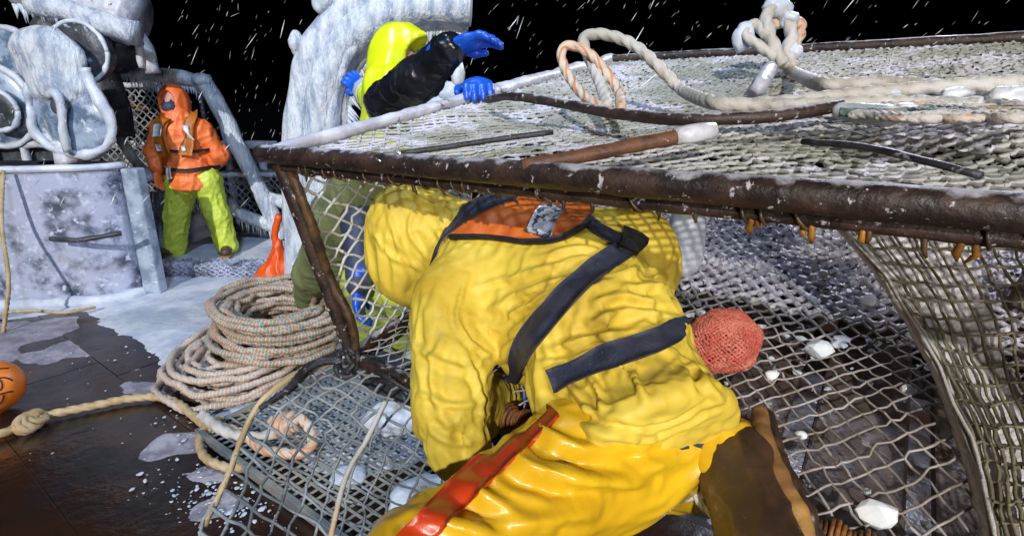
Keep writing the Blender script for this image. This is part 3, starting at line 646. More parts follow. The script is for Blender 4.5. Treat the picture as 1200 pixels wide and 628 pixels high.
# rusty cross bar with an ice sleeve, bent dark hinge bar, bungee
a = onpot(612, 196, -.015); b = onpot(834, 153, -.03); bar('cross_bar', a, b, .0128, 'rust_bar', .002, 13)
pipe('ice_sleeve', a + (b - a) * .80, b + (b - a) * .01, .0165, M['ice_pipe'], PT, rough=.006, seed=3)
mb = MB(); tube(mb, spline([onpot(572, 117, -.02), onpot(600, 113, -.045), onpot(660, 122, -.035), onpot(720, 133, -.03), onpot(790, 140, -.03), onpot(860, 139, -.03), onpot(930, 133, -.03), onpot(985, 124, -.03)], .02), .0125, 12, rough=.002); mb.build('hinge_bar', M['rust_pipe'], PT)
mb = MB(); tube(mb, spline([onpot(470, 180, -.012), onpot(520, 173, -.012), onpot(580, 164, -.012), onpot(648, 155, -.012)], .02), .0062, 7, rough=.001)
bg_ = mb.build('bungee_cord', M['black_rope'], PT)
mb = MB(); tube(mb, spline([onpot(472, 180, -.012), onpot(455, 179, -.014), onpot(443, 180, -.014), onpot(441, 186, -.012), onpot(446, 189, -.012)], .01), .003, 6); mb.build('hook', M['chrome'], bg_)
# netting panels
def topsurf(u, v):
    p = pot(u * PU, v * PV, .0); q = np.stack([u * 3.2, v * 3.2, 0 * u], 1)
    sag = (.018 + .03 * np.minimum(np.minimum(u, 1 - u), np.minimum(v, 1 - v)) * 4 + (fbm(q * 1.7, 3, 3) - .5) * .05 * np.minimum(1, 12 * np.minimum(np.minimum(u, 1 - u), np.minimum(v, 1 - v))))
    return p + sag[:, None] * Wd
def toprad(u, v):
    q = np.stack([u * 5, v * 5, 0 * u], 1); return .0046 + .0052 * np.clip((v - .10) * 1.6, 0, 1) * (.55 + .9 * fbm(q, 8, 3)) + .002 * np.clip(u - .4, 0, 1)
net('top_netting', topsurf, 36, 78, toprad, M['net_top'], PT, slack=.0016, seed=4, up=Wd)
def sidesurf(u, v):
    return pot(.02 + .035 * v + .035 * np.sin(u * 5) * np.sin(v * 3.1), .03 + u * (PV - .06), .035 + v * (PH - .05))
net('side_netting', sidesurf, 26, 22, .0042, M['net_side'], PT, slack=.003, seed=5, jit=.3)
def floorsurf(u, v):
    q = np.stack([u * 6, v * 6, 0 * u], 1); return pot(.05 + u * (PU - .06), .05 + v * (PV - .06), PH - .01 + (fbm(q, 5, 2) - .5) * .05 * np.minimum(1, 8 * np.minimum(u, 1 - u)))
def floorpart(lo, hi): return lambda u, v: floorsurf(u, lo + v * (hi - lo))
net('floor_netting', floorpart(0, .40), 33, 23, lambda u, v: .0029 + .003 * np.clip(v * 5 - 4, 0, 1), M['net_floor'], PT, slack=.003, seed=6, up=Wd)
net('iced_floor_netting', floorpart(.40, 1), 33, 35, lambda u, v: (.0085 + .0065 * np.clip(v * 5, 0, 1)) * (.75 + .5 * noise(np.stack([u * 9, v * 9, 0 * u], 1), 3)), M['net_iced'], PT, slack=.003, seed=16, up=Wd)
net('rear_netting', lambda u, v: pot(u * PU, PV + .03 * np.sin(u * 7), .03 + v * (PH - .04)), 30, 16, .006, M['net_top'], PT, slack=.003, seed=7)
net('side_netting', lambda u, v: pot(PU - .02, u * PV, .03 + v * (PH - .04)), 26, 16, .005, M['net_olive'], PT, slack=.003, seed=9)
# lacing twine and rubber lashings under the front bar
mb = MB(); us = np.linspace(.03, PU, 150); k = 0
zz = []
for i, u in enumerate(np.repeat(us, 2)): zz.append(pot(u, .004 + (.018 if i % 2 else -.018), .0 + (.030 if i % 2 else -.004)))
lo_ = MB()
for u in np.arange(.05, PU, .034):
    a = np.linspace(0, TP, 11); rr = .0265
    if random.random() < .3: tube(lo_, pot(u + random.uniform(-.01, .01) + random.uniform(.003, .012) * np.sin(a), .018 + .017 * np.cos(a), .036 + .016 * np.sin(a)), .0026, 5)
tag(lo_.build('lacing_twine', M['rubber'], PT), kind='stuff')
for i, px in enumerate((335, 352, 372, 395, 418, 447, 478, 512, 545, 578, 598, 640, 655, 690, 738, 741, 768, 812, 880, 888, 940, 952, 1012, 1020, 1088, 1129, 1148)):
    c = onfront(px, 0, 0)
    # find the bar's u at this pixel
    d0 = ray(px, 0); lo_u, hi_u = 0, PU
    best = min(np.linspace(0, PU, 800), key=lambda u: abs((600 + FPX * (lambda q: q[0] / ((q[1]) * CP - (q[2] - CAMZ) * SP))(pot(u, 0, .03))) - px))
    L = random.uniform(.008, .028); p = pot(best, .012, .044)
    amber = px in (738, 741, 880, 888, 940, 952, 1129, 1148, 1012)
    q = np.array([p - Wd * .02, p + Wd * .004, p + Wd * (L * .6) + U_ * random.uniform(-.004, .004), p + Wd * L + U_ * random.uniform(-.008, .008)])
    mb = MB(); tube(mb, q, [.003, .0045, .005 if amber else .0035, .0015], 7, rough=.002, seed=i); mb.build('lashing', M['amber_tie' if amber else 'rubber'], PT)
# open door netting hanging from the lower front corner
dA = pot(.05, .05, PH)
dl = [dA, at(345, 440, 1.72), at(300, 480, 1.72), at(265, 560, 1.55), at(225, 650, 1.40)]
dr = [pot(.05, .05, PH), pot(.25, .05, PH), pot(.42, .05, PH + .01), pot(.62, .02, PH + .06), pot(.85, -.02, PH + .14)]
db = [at(225, 650, 1.40), at(330, 690, 1.25), at(470, 720, 1.10), at(600, 740, 1.0), pot(.85, -.02, PH + .14)]
Dl = spline(dl, .02); Dr = spline(dr, .02); Db = spline(db, .02)
def pick(Pc, t): t = np.clip(t, 0, 1) * (len(Pc) - 1); i = np.minimum(t.astype(int), len(Pc) - 2); f = (t - i)[:, None]; return Pc[i] * (1 - f) + Pc[i + 1] * f
def doorsurf(u, v):
    top = pick(Dr, u); bot = pick(Db, u); lft = pick(Dl, v); rgt = np.repeat(Dr[-1][None], len(u), 0)
    p = (1 - v)[:, None] * top + v[:, None] * bot
    corr = (1 - u)[:, None] * (lft - ((1 - v)[:, None] * Dr[0] + v[:, None] * Db[0])); p = p + corr
    q = np.stack([u * 3, v * 3, 0 * u], 1); p[:, 2] -= .10 * np.sin(np.pi * np.clip(v, 0, 1)) * np.sin(np.pi * u) + (noise(q, 4) - .5) * .05; return p
door = net('door_netting', doorsurf, 17, 14, lambda u, v: .0030 + .0022 * np.clip(1.0 - u * 1.6, 0, 1), M['net_dark'], PT, kind='square', slack=.004, seed=8, jit=.28)
mb = MB(); tube(mb, spline([p + RNG.normal(0, .004, 3) for p in Dl[::6]], .012), .009, 7, 3, .05, rough=.002); mb.build('door_edge_line', M['rope_tan'], PT)
for k in range(5):
    mb = MB(); q = [p + RNG.normal(0, .016, 3) for p in Dr[:38:5]]; tube(mb, spline(q, .006), .0075, 7, 3, .022); mb.build('black_lashing', M['black_rope'], PT)
for k in range(7):
    a = RNG.uniform(0, TP); mb = MB(); o = dA + RNG.normal(0, .012, 3); t = np.linspace(0, TP, 26); e1 = nrm(RNG.normal(size=3)); e2 = nrm(np.cross(e1, RNG.normal(size=3)))
    tube(mb, o + (np.cos(t)[:, None] * e1 + np.sin(t)[:, None] * e2) * RNG.uniform(.022, .042), .009, 7); mb.build('black_lashing', M['black_rope'], PT)
mb = MB()
for k in range(3): tube(mb, spline([dA + RNG.normal(0, .01, 3), at(372, 428, 1.66) + RNG.normal(0, .012, 3), at(335, 455, 1.70) + RNG.normal(0, .014, 3), at(305, 478, 1.72)], .006), .0075, 7, 3, .022)
mb.build('black_lashing', M['black_rope'], PT)
for k in range(3):
    mb = MB(); tube(mb, spline([dA + RNG.normal(0, .01, 3), pot(.052, .30, PH - .01) + RNG.normal(0, .014, 3), pot(.05, .62, PH - .01) + RNG.normal(0, .014, 3), pot(.045, 1.0, PH) + RNG.normal(0, .01, 3)], .006), .008, 7, 3, .024); mb.build('black_lashing', M['black_rope'], PT)
mb = MB(); tube(mb, spline([at(452, 470, 1.42), at(430, 515, 1.40), at(405, 560, 1.36), at(385, 640, 1.30)], .015), .007, 7, 3, .04); mb.build('door_line', M['rope_grey'], PT)
# tunnel netting on the right
tl = spline([at(*q) for q in ((982, 258, 1.40), (1035, 322, 1.31), (1085, 400, 1.205), (1120, 470, 1.10), (1146, 545, .99), (1168, 622, .885), (1180, 690, .82))], .02)
tm = spline([at(*q) for q in ((1052, 258, 1.34), (1090, 322, 1.26), (1128, 400, 1.16), (1158, 470, 1.06), (1180, 545, .96), (1200, 622, .86), (1212, 690, .80))], .02)
tr = spline([at(*q) for q in ((1240, 258, 1.25), (1250, 322, 1.18), (1262, 400, 1.08), (1270, 470, 1.0), (1280, 545, .92), (1290, 622, .84), (1300, 690, .78))], .02)
def tun(u, v, off=0):
    a, b, c = pick(tl, v), pick(tm, v), pick(tr, v); u = u[:, None]
    return np.where(u < .33, a + (b - a) * (u / .33), b + (c - b) * ((u - .33) / .67)) + off * nrm(A3(.1, .8, -.2))
net('tunnel_netting', lambda u, v: tun(u, v) + .012 * np.sin(v * 16)[:, None] * A3(0, 1, 0), 11, 19, .0032, M['net_olive'], PT, kind='square', slack=.0018, seed=10, jit=.22)
nu, nv = 26, 60; uu, vv = np.meshgrid(np.linspace(.0, .62, nu), np.linspace(0, 1, nv)); uu = uu.ravel(); vv = vv.ravel()
uu2 = uu * (1 + .16 * (fbm(np.stack([vv * 9, 0 * vv, 0 * vv], 1), 5, 3) - .5) * (uu > .4))
Pf = tun(uu2, vv, .025) + ((fbm(np.stack([uu * 14, vv * 22, 0 * uu], 1), 6, 3) - .5) * .014)[:, None] * A3(.2, -1, .3)
Pb = Pf + A3(.01, .03, -.01); F = grid_faces(nv, nu, False); nn = nu * nv
F2 = F + [[i + nn for i in f][::-1] for f in F]
for i in range(nv - 1): F2 += [[i * nu, (i + 1) * nu, (i + 1) * nu + nn, i * nu + nn], [i * nu + nu - 1 + nn, (i + 1) * nu + nu - 1 + nn, (i + 1) * nu + nu - 1, i * nu + nu - 1]]
mk('caked_snow', np.vstack([Pf, Pb]), F2, M['snow_net'], PT)
for k in range(4):
    mb = MB(); tube(mb, tl[::4] + RNG.normal(0, .005, (len(tl[::4]), 3)) + A3(.008 * (k % 3) - .006, -.003 * k, 0), .0035, 7, 3, .03, rough=.001); mb.build('tunnel_selvedge', M['rope_grey'], PT)
icepipe('tunnel_strut', [at(1216, 315, 1.5), at(1185, 365, 1.5), at(1160, 425, 1.5), at(1150, 470, 1.5)], .024, PT, 3, 'rust_pipe', .004)
# rack below the pot
RK = empty('pot_rack', A3(*(pot(PU / 2, PV / 2, PH)[:2]), 0), 'low timber rack under the crab pot', 'rack')
rg = np.random.default_rng(5)
u = .16; PAX = np.array([U_, Vv, Wd])
while u < PU + .3:
    wd = rg.uniform(.13, .21); box('plank', pot(u + wd / 2, PV / 2 + .12, PH + .12 + rg.uniform(0, .02)), (wd / 2, PV / 2 - .02, .022), M['timber'], RK, ax=PAX, bev=.008, jit=.012); u += wd + rg.uniform(.025, .06)
for v in (.25, 1.0, 1.8): box('bearer', pot(PU / 2 + .1, v, PH + .225), (PU / 2 + .25, .05, .06), M['dark_steel'], RK, ax=PAX, bev=.01)
for u_, v_ in ((.25, .35), (PU - .1, .35), (.25, PV - .2), (PU - .1, PV - .2)):
    t = pot(u_, v_, PH + .26); pipe('leg', t, A3(t[0], t[1], 0), .045, M['dark_steel'], RK, rough=.008)
# ice on the pot floor
rg = np.random.default_rng(9)
for i, (px, py, s, m_) in enumerate(((797, 572, .030, 0), (826, 578, .034, 0), (808, 560, .022, 0), (845, 592, .028, 0), (1070, 395, .018, 0), (938, 510, .012, 0), (1115, 405, .02, 0), (960, 410, .03, 0), (1018, 352, .02, 0), (905, 440, .016, 0), (1065, 455, .016, 0), (870, 600, .022, 0), (1030, 600, .03, 0))):
    p = onpot(px, py, PH - .008 - s * .5); o = lumpy('ice_block', p, A3(s * 1.2, s, s * .9), M['clear_ice'], None, i + 3, .18, 2, 1.2, faceted=7)
    pl_ = ['beside the brown boot heel', 'right beside the bent knee folds', 'behind the pair near the boot', 'half under the brown boot', 'by the tunnel net edge', 'near the boot top', 'upper right of the floor mesh', 'just right of the red bait bag', 'far back on the icy floor mesh', 'below the red bait bag', 'midway along the tunnel net', 'at the lower edge beside the boot', 'low down near the bottom edge'][i]
    tag(o, 'small clear ice block on the pot floor, ' + pl_, 'ice', 'ice blocks on the pot floor')
mb = MB()
for _ in range(420):
    v_ = rg.uniform(.05, PV); u_ = rg.uniform(.4, PU); p = pot(u_, v_, PH + .09 + rg.uniform(-.01, .0)); chip(mb, p, float(rg.uniform(.004, .014)), .7)
for _ in range(700):
    v_ = rg.uniform(.65, PV); u_ = rg.uniform(.2, PU); p = pot(u_, v_, PH + rg.uniform(-.015, .02)); chip(mb, p, float(rg.uniform(.006, .020)), .5)
tag(mb.build('crushed_ice', M['snow'], smooth=False), 'crushed ice strewn over the pot floor and the planks below', kind='stuff')

# ================================================================== PEOPLE
def fold(V, axis, La, Lx, seed, warp=.03):
    axis = nrm(axis); w3 = np.stack([noise(V / .11 + s, seed + s) for s in (1, 2, 3)], 1) - .5; Q = V + w3 * warp
    al = Q @ axis; pe = Q - np.outer(al, axis); return ridged(np.outer(al / La, axis) + pe / Lx, seed)
def bvh_of(o): return BVHTree.FromPolygons([v.co[:] for v in o.data.vertices], [p.vertices[:] for p in o.data.polygons])
def cast(bvh, px, py):
    d = nrm(c2w(ray(px, py)) - CAM); h = bvh.ray_cast(Vector(CAM), Vector(d), 12)
    return None if h[0] is None else np.array(h[0])
def strips(name, rows, m, parent, off, th, smooth=2):
    """rows: (n, k, 3) points lying on a garment; gives them thickness and lifts them off it"""
    P = np.array(rows); n, k, _ = P.shape
    for _ in range(smooth):
        Q = P.copy(); Q[1:-1] = (P[:-2] + 2 * P[1:-1] + P[2:]) / 4; P = Q
        Q = P.copy(); Q[:, 1:-1] = (P[:, :-2] + 2 * P[:, 1:-1] + P[:, 2:]) / 4; P = Q
    gu = np.gradient(P, axis=0); gv = np.gradient(P, axis=1); N = np.cross(gu, gv); N /= (np.linalg.norm(N, axis=2)[..., None] + 1e-9)
    s = np.sign(((CAM - P) * N).sum(2).mean()); N *= s
    T = (P + N * (off + th)).reshape(-1, 3); B = (P + N * (off - .004)).reshape(-1, 3); nn = n * k; F = grid_faces(n, k, False)
    F = F + [[i + nn for i in f][::-1] for f in F]
    for i in range(n - 1): F += [[i * k, (i + 1) * k, (i + 1) * k + nn, i * k + nn][::-1], [i * k + k - 1, (i + 1) * k + k - 1, (i + 1) * k + k - 1 + nn, i * k + k - 1 + nn]]
    for j in range(k - 1): F += [[j, j + 1, j + 1 + nn, j + nn], [(n - 1) * k + j, (n - 1) * k + j + 1, (n - 1) * k + j + 1 + nn, (n - 1) * k + j + nn][::-1]]
    return mk(name, np.vstack([T, B]), F, m, parent)
def ribbon(name, bvh, pts, wpx, m, parent, off=.004, th=.004, k=5, step=6):
    P = spline(np.array([(x, y, 0) for x, y in pts], float), step); T = np.gradient(P, axis=0); rows = []
    for p, t in zip(P, T):
        nv = nrm(A3(-t[1], t[0], 0)); row = []
        for s in np.linspace(-.5, .5, k):
            h = cast(bvh, p[0] + nv[0] * s * wpx, p[1] + nv[1] * s * wpx); row.append(h)
        if any(r is None for r in row):
            good = [r for r in row if r is not None]
            if not good: continue
            row = [good[0] if r is None else r for r in row]
        rows.append(row)
    return strips(name, rows, m, parent, off, th)
def patch(name, bvh, top, bot, m, parent, n=40, k=14, off=.004, th=.004):
    a = spline(np.array([(x, y, 0) for x, y in top], float), 1); b = spline(np.array([(x, y, 0) for x, y in bot], float), 1); rows = []; last = None
    for i in range(n):
        p = a[int(i / (n - 1) * (len(a) - 1))]; q = b[int(i / (n - 1) * (len(b) - 1))]; row = []
        for j in range(k):
            c = p + (q - p) * j / (k - 1); h = cast(bvh, c[0], c[1]); row.append(h)
        for j in range(k - 2, -1, -1):
            if row[j] is None: row[j] = row[j + 1]
        for j in range(1, k):
            if row[j] is None: row[j] = row[j - 1]
        if row[0] is None: continue
        rows.append(row)
    return strips(name, rows, m, parent, off, th)
def glove(wrist, d, n, m, parent, sc=1.0, curl=.5, side=1, name='glove', h=.0042, spread=.10):
    d = nrm(d); n = nrm(np.asarray(n, float) - d * (np.asarray(n, float) @ d)); s = np.cross(n, d) * side; w_ = np.asarray(wrist, float)
    ax = np.array([d, s, n]); pr = [cone(w_ - d * .05 * sc, w_ + d * .02 * sc, .036 * sc, .034 * sc), ell(w_ + d * .055 * sc, A3(.055, .047, .024) * sc, ax), ell(w_ + d * .075 * sc, A3(.04, .047, .022) * sc, ax)]
    for k, (o, L) in enumerate(((-.034, .062), (-.012, .078), (.012, .084), (.034, .074))):
        r = w_ + d * .092 * sc + s * o * sc; d1 = nrm(d + s * o * spread / .034 + n * curl * .45); a = r + d1 * L * .48 * sc; d2 = nrm(d1 + n * curl * .9); b = a + d2 * L * .32 * sc; d3 = nrm(d2 + n * curl * .7); c = b + d3 * L * .24 * sc
        pr += [cone(r - d * .02 * sc, a, .0135 * sc, .0125 * sc), cone(a, b, .0122 * sc, .0115 * sc), cone(b, c, .0115 * sc, .010 * sc)]
    r = w_ + d * .03 * sc + s * .034 * sc; a = r + nrm(d * .75 + s * .7 + n * .3) * .045 * sc; b = a + nrm(d + s * .15 + n * .5 * curl) * .036 * sc
    pr += [cone(r, a, .016 * sc, .0135 * sc), cone(a, b, .013 * sc, .011 * sc)]
    return blob(name, pr, .008 * sc, h * sc, m, parent, smooth=1)

def drape(o, prims, k, grow=.08, frames=14, pin=None, inner=.82, bend=.3, mass=.25, tension=12, sub=1, thick=.004):
    """let the cloth of a garment settle on the body inside it, then keep the settled mesh"""
    t0 = __import__('time').time()
    V, F = nets([(q[0], q[1], q[2], q[3] * inner, q[4] * inner) if q[0] == 'c' else (q[0], q[1], q[2] * inner, q[3]) for q in prims], k * .7, .016)
    c = mk('collider', V, F, None); c.modifiers.new('c', 'COLLISION'); c.collision.thickness_outer = .004; c.collision.cloth_friction = 12; c.collision.damping = .4
    n = len(o.data.vertices); co = np.empty(n * 3); o.data.vertices.foreach_get('co', co); co = co.reshape(-1, 3)
    md = o.modifiers.new('cloth', 'CLOTH'); st = md.settings; st.quality = 4; st.mass = mass; st.tension_stiffness = tension; st.compression_stiffness = tension; st.shear_stiffness = tension * .5; st.bending_stiffness = bend
    st.tension_damping = 8; st.compression_damping = 8; st.shear_damping = 8; st.bending_damping = .6; st.air_damping = 3; st.shrink_min = -grow; st.shrink_max = -grow; st.time_scale = 1.0
    st.effector_weights.gravity = .5
    md.collision_settings.collision_quality = 2; md.collision_settings.distance_min = .004; md.collision_settings.use_self_collision = False
    if pin is not None:
        g = o.vertex_groups.new(name='pin'); w_ = pin(co)
        for i in np.nonzero(w_ > .02)[0]: g.add([int(i)], float(min(1, w_[i])), 'REPLACE')
        st.vertex_group_mass = 'pin'; st.pin_stiffness = 1.0
    md.point_cache.frame_start = 1; md.point_cache.frame_end = frames + 5
    for f in range(1, frames + 1): S.frame_set(f)
    dg = bpy.context.evaluated_depsgraph_get(); ev = o.evaluated_get(dg); P = np.empty(n * 3); ev.data.vertices.foreach_get('co', P)
    o.modifiers.clear(); o.vertex_groups.clear(); bpy.data.objects.remove(c); S.frame_set(1)
    if not np.isfinite(P).all(): P = co.ravel()
    P = P.reshape(-1, 3); d = P - co; L_ = np.linalg.norm(d, axis=1); P = co + d * np.minimum(1, .09 / (L_ + 1e-9))[:, None]
    o.data.vertices.foreach_set('co', P.ravel()); o.data.update()
    if sub:
        m = o.modifiers.new('s', 'SUBSURF'); m.levels = sub; dg = bpy.context.evaluated_depsgraph_get(); me = bpy.data.meshes.new_from_object(o.evaluated_get(dg)); o.modifiers.clear(); nm = o.data.name; o.data = me
    print('drape', o.name, n, round(__import__('time').time() - t0, 1))
    return o
def crease(o, lines, seed=0):
    """press traced folds of cloth into a garment: (path, height, half-width) each"""
    me = o.data; n = len(me.vertices); V = np.empty(n * 3); me.vertices.foreach_get('co', V); V = V.reshape(-1, 3); N = np.empty(n * 3); me.vertex_normals.foreach_get('vector', N); N = N.reshape(-1, 3)
    bv = bvh_of(o); H = np.zeros(n); wob = np.stack([noise(V / .035 + k, seed + k) for k in (1, 2, 3)], 1) - .5; Q = V + wob * .008
    for pts, h, wd in lines:
        P = [cast(bv, x, y) for x, y in spline(np.array([(x, y, 0) for x, y in pts], float), 5)[:, :2]]; P = np.array([p for p in P if p is not None])
        if len(P) < 3: continue
        lo = P.min(0) - wd * 4; hi = P.max(0) + wd * 4; ix = np.nonzero(((Q > lo) & (Q < hi)).all(1))[0]
        if not len(ix): continue
        best = np.full(len(ix), 1e9); tt = np.zeros(len(ix)); m = len(P) - 1
        for i in range(m):
            ab = P[i + 1] - P[i]; t = np.clip(((Q[ix] - P[i]) @ ab) / (ab @ ab + 1e-12), 0, 1); d = np.linalg.norm(Q[ix] - P[i] - t[:, None] * ab, axis=1); b = d < best; best[b] = d[b]; tt[b] = (i + t[b]) / m
        env = np.clip(np.sin(np.pi * np.clip(tt * .92 + .04, 0, 1)), 0, 1) ** .6
        H[ix] += h * env * (np.exp(-(best / wd) ** 2) - .55 * np.exp(-((best - wd * 2.1) / (wd * 1.1)) ** 2))
    V = V + N * H[:, None]; me.vertices.foreach_set('co', V.ravel()); me.update()
# ---- man in yellow oilskins, kneeling in the open front of the pot
YM = empty('person', pot(.75, .0, PH), 'person in yellow oilskins and navy harness kneeling head-first into the pot', 'person')
neck = at(592, 288, 1.42); chest = at(672, 345, 1.30); waist = at(710, 410, 1.16); hemc = at(738, 466, 1.07); hip = at(762, 488, 1.10)
shL = at(530, 352, 1.32); elL = at(528, 474, 1.17); wrL = at(588, 462, 1.50)
shR = at(742, 292, 1.46); elR = at(752, 330, 1.62); wrR = at(690, 400, 1.70)
head = at(484, 266, 1.52); knee = at(492, 672, .80); hipL = at(716, 512, 1.05); hipR = at(795, 498, 1.14); kneeR = at(712, 540, 1.36)
boot0 = onpot(850, 532, PH - .085); boot1 = onpot(868, 552, PH - .075); boot2 = onpot(900, 650, PH - .065)
footL = A3(knee[0] - .02, knee[1] - .02, .60)
blob('body', [cone(neck, chest, .085, .13), cone(chest, waist, .13, .12), cone(waist, hip, .12, .13), cone(neck, head, .055, .055), ell(head, A3(.085, .10, .10)), cone(shL, elL, .05, .042), cone(elL, wrL, .042, .03), cone(neck, shL, .07, .055), cone(neck, shR, .07, .055), cone(shR, elR, .05, .042), cone(elR, wrR, .042, .03),
     cone(hip, hipL, .11, .10), cone(hipL, knee, .095, .065), cone(knee, footL, .06, .045), cone(hip, hipR, .09, .07), cone(hipR, kneeR, .06, .05), cone(kneeR, boot0, .05, .045)], .04, .016, M['navy'], YM)
tax = nrm(hemc - chest)
def jdisp(V, N):
    f1 = fold(V, nrm(shL - elL), .40, .085, 3); f2 = fold(V, nrm(shR - shL) + .2 * tax, .42, .075, 11); f3 = fold(V, nrm(shR - shL) - .3 * tax, .26, .036, 7, .03)
    s = (V - hemc) @ tax
    hemz = np.clip((s - .06) / .04, 0, 1); wz = np.exp(-((s + .135) / .05) ** 2)
    gather = np.abs(noise(np.stack([((V - hemc) @ nrm(np.cross(tax, A3(0, 0, 1)))) / .022, ((V - hemc) @ A3(0, 0, 1)) / .05, 0 * s], 1), 4) * 2 - 1)
    dL = np.linalg.norm(V - elL, axis=1); el = np.exp(-(dL / .16) ** 2)
    fine = (fbm(V / .030, 5, 2) - .5)
    return .005 * (f1 - .3) * (.5 + .8 * el) + .005 * (f2 - .3) + .003 * (f3 - .3) * (1 + 2.0 * wz) + .001 * fine - .014 * wz + hemz * (.007 - .008 * gather)
JP = [cone(neck, chest, .150, .200), cone(chest, waist, .200, .185), cone(waist, hemc, .182, .166), cone(hemc, hemc + tax * .14, .166, .155), cone(neck, shL, .122, .108), cone(shL, elL, .102, .094), cone(elL, wrL, .090, .055), cone(neck, shR, .13, .125), cone(shR, elR, .125, .10), cone(elR, wrR, .10, .06)]
def jpin(V):
    s = (V - hemc) @ tax; r_ = np.linalg.norm(np.cross(V - hemc, tax), axis=1)
    return np.where(r_ < .26, np.clip((s - .085) / .02, 0, 1) + np.exp(-((s + .135) / .018) ** 2) * (r_ < .23), 0) + np.exp(-(np.linalg.norm(V - wrL, axis=1) / .07) ** 2) + np.exp(-(np.linalg.norm(V - wrR, axis=1) / .07) ** 2) + np.exp(-(np.linalg.norm(V - neck - nrm(neck - chest) * .12, axis=1) / .06) ** 2)
jk = blob('jacket', JP, .030, .0105, M['yellow'], YM, jdisp, cut=lambda P: np.where(np.abs((P - hemc) @ tax) < .3, (P - hemc) @ tax - .125, -1), smooth=2)
drape(jk, JP, .03, .075, 16, jpin, .80, bend=.08, tension=18)
crease(jk, [([(548, 322), (538, 350), (536, 378), (552, 402), (575, 420)], .008, .006), ([(520, 395), (506, 430), (512, 470), (528, 500)], .010, .009), ([(494, 350), (488, 410), (498, 465)], .007, .009), ([(545, 415), (560, 450), (566, 495)], .010, .008), ([(505, 505), (535, 518), (565, 512)], .007, .008),
  ([(478, 398), (515, 425), (556, 436)], .008, .008), ([(488, 462), (535, 476), (572, 466)], .008, .007), ([(556, 335), (610, 322), (690, 300)], .007, .008), ([(572, 364), (630, 336), (705, 318)], .009, .009), ([(588, 398), (622, 372), (662, 345)], .010, .008), ([(635, 300), (680, 290), (715, 300)], .007, .008), ([(700, 352), (735, 346), (782, 360)], .010, .009), ([(690, 378), (740, 364), (796, 372)], .011, .008),
  ([(640, 412), (695, 396), (752, 386)], .011, .008), ([(628, 426), (668, 420), (700, 408)], .010, .007), ([(712, 322), (762, 318), (806, 345)], .010, .009), ([(732, 335), (790, 338), (822, 368)], .008, .008), ([(664, 448), (684, 470), (690, 490)], .012, .007), ([(690, 440), (700, 460), (706, 478)], .012, .006), ([(742, 424), (746, 446), (756, 468)], .010, .006), ([(640, 462), (690, 490), (760, 502), (836, 468)], -.008, .006), ([(648, 474), (690, 504), (760, 516), (842, 482)], .007, .007), ([(786, 408), (818, 436), (846, 470)], .009, .008), ([(770, 400), (800, 430), (815, 462)], .007, .008)], 3)
K = .011
bj = bvh_of(jk)
def hdisp(V, N):
    f = fold(V, nrm(neck - head), .22, .055, 13); f2 = fold(V, A3(.3, 0, 1), .14, .036, 17); s = (V - head) @ nrm(neck - head)
    return .005 * (f - .4) + .003 * (f2 - .4) + .0015 * (fbm(V / .025, 3, 2) - .5) - .006 * np.exp(-((s - .055) / .012) ** 2)
HP = [ell(head, A3(.132, .138, .142)), cone(head, at(530, 280, 1.48), .118, .108), cone(at(530, 280, 1.48), at(556, 284, 1.46), .10, .10)]
hd = blob('hood', HP, .04, .0095, M['yellow'], YM, hdisp)
drape(hd, HP, .04, .14, 12, lambda V: np.exp(-(np.linalg.norm(V - at(580, 285, 1.44), axis=1) / .10) ** 2), .88, bend=.1)
crease(hd, [([(452, 238), (466, 285), (492, 318)], .006, .008), ([(466, 212), (498, 236), (532, 250)], .007, .007), ([(438, 272), (458, 300), (490, 314)], .005, .007), ([(492, 228), (480, 268), (500, 302)], .006, .007), ([(502, 206), (520, 236), (526, 275)], .006, .004), ([(505, 262), (520, 285), (512, 305)], .007, .007)], 5)
def pdisp(V, N):
    ax = nrm(hipL - knee); ax2 = nrm(at(820, 570, .95) - at(560, 535, .95)); f = fold(V, ax2, .55, .10, 21, .05); f2 = fold(V, ax2, .36, .055, 29, .04); t = np.clip(((V - hipL) @ -ax) / .5, 0, 1)
    return (.012 * (f - .35) + .006 * (f2 - .3)) * (.5 + .7 * t)
TRP = [cone(hip, hipL, .125, .128), cone(hipL, knee, .130, .088), cone(knee, footL, .090, .075), cone(hip, hipR, .122, .10), cone(hipR, kneeR, .095, .08), cone(kneeR, boot0 + (kneeR - boot0) * .0, .095, .060), cone(hip, waist, .115, .11)]
tr_ = blob('trousers', TRP, .05, .0115, M['yellow_pants'], YM, pdisp, smooth=3)
drape(tr_, TRP, .05, .05, 10, lambda V: np.exp(-(np.linalg.norm(V - waist, axis=1) / .12) ** 2) + np.exp(-(np.linalg.norm(V - knee, axis=1) / .10) ** 2), .86, bend=8, mass=.35, tension=18)
crease(tr_, [([(592, 514), (616, 540), (650, 556), (700, 568), (760, 566)], .022, .013), ([(540, 566), (568, 580), (602, 598), (640, 606), (700, 600)], .022, .014), ([(486, 604), (530, 614), (580, 624), (650, 626)], .018, .013), ([(640, 530), (680, 552), (740, 556), (810, 535)], .015, .012), ([(618, 482), (640, 506), (684, 528), (730, 532)], .016, .012), ([(560, 540), (590, 566), (640, 584), (720, 588)], .012, .010), ([(520, 590), (560, 604), (620, 616)], .010, .009), ([(690, 540), (750, 545), (800, 528)], .008, .008)], 7)
ribbon('side_panel', bvh_of(tr_), [(645, 476), (624, 496), (596, 523), (564, 554), (526, 591), (491, 625), (459, 658)], 32, M['red_pvc'], YM, .003, .004, 6, 5)
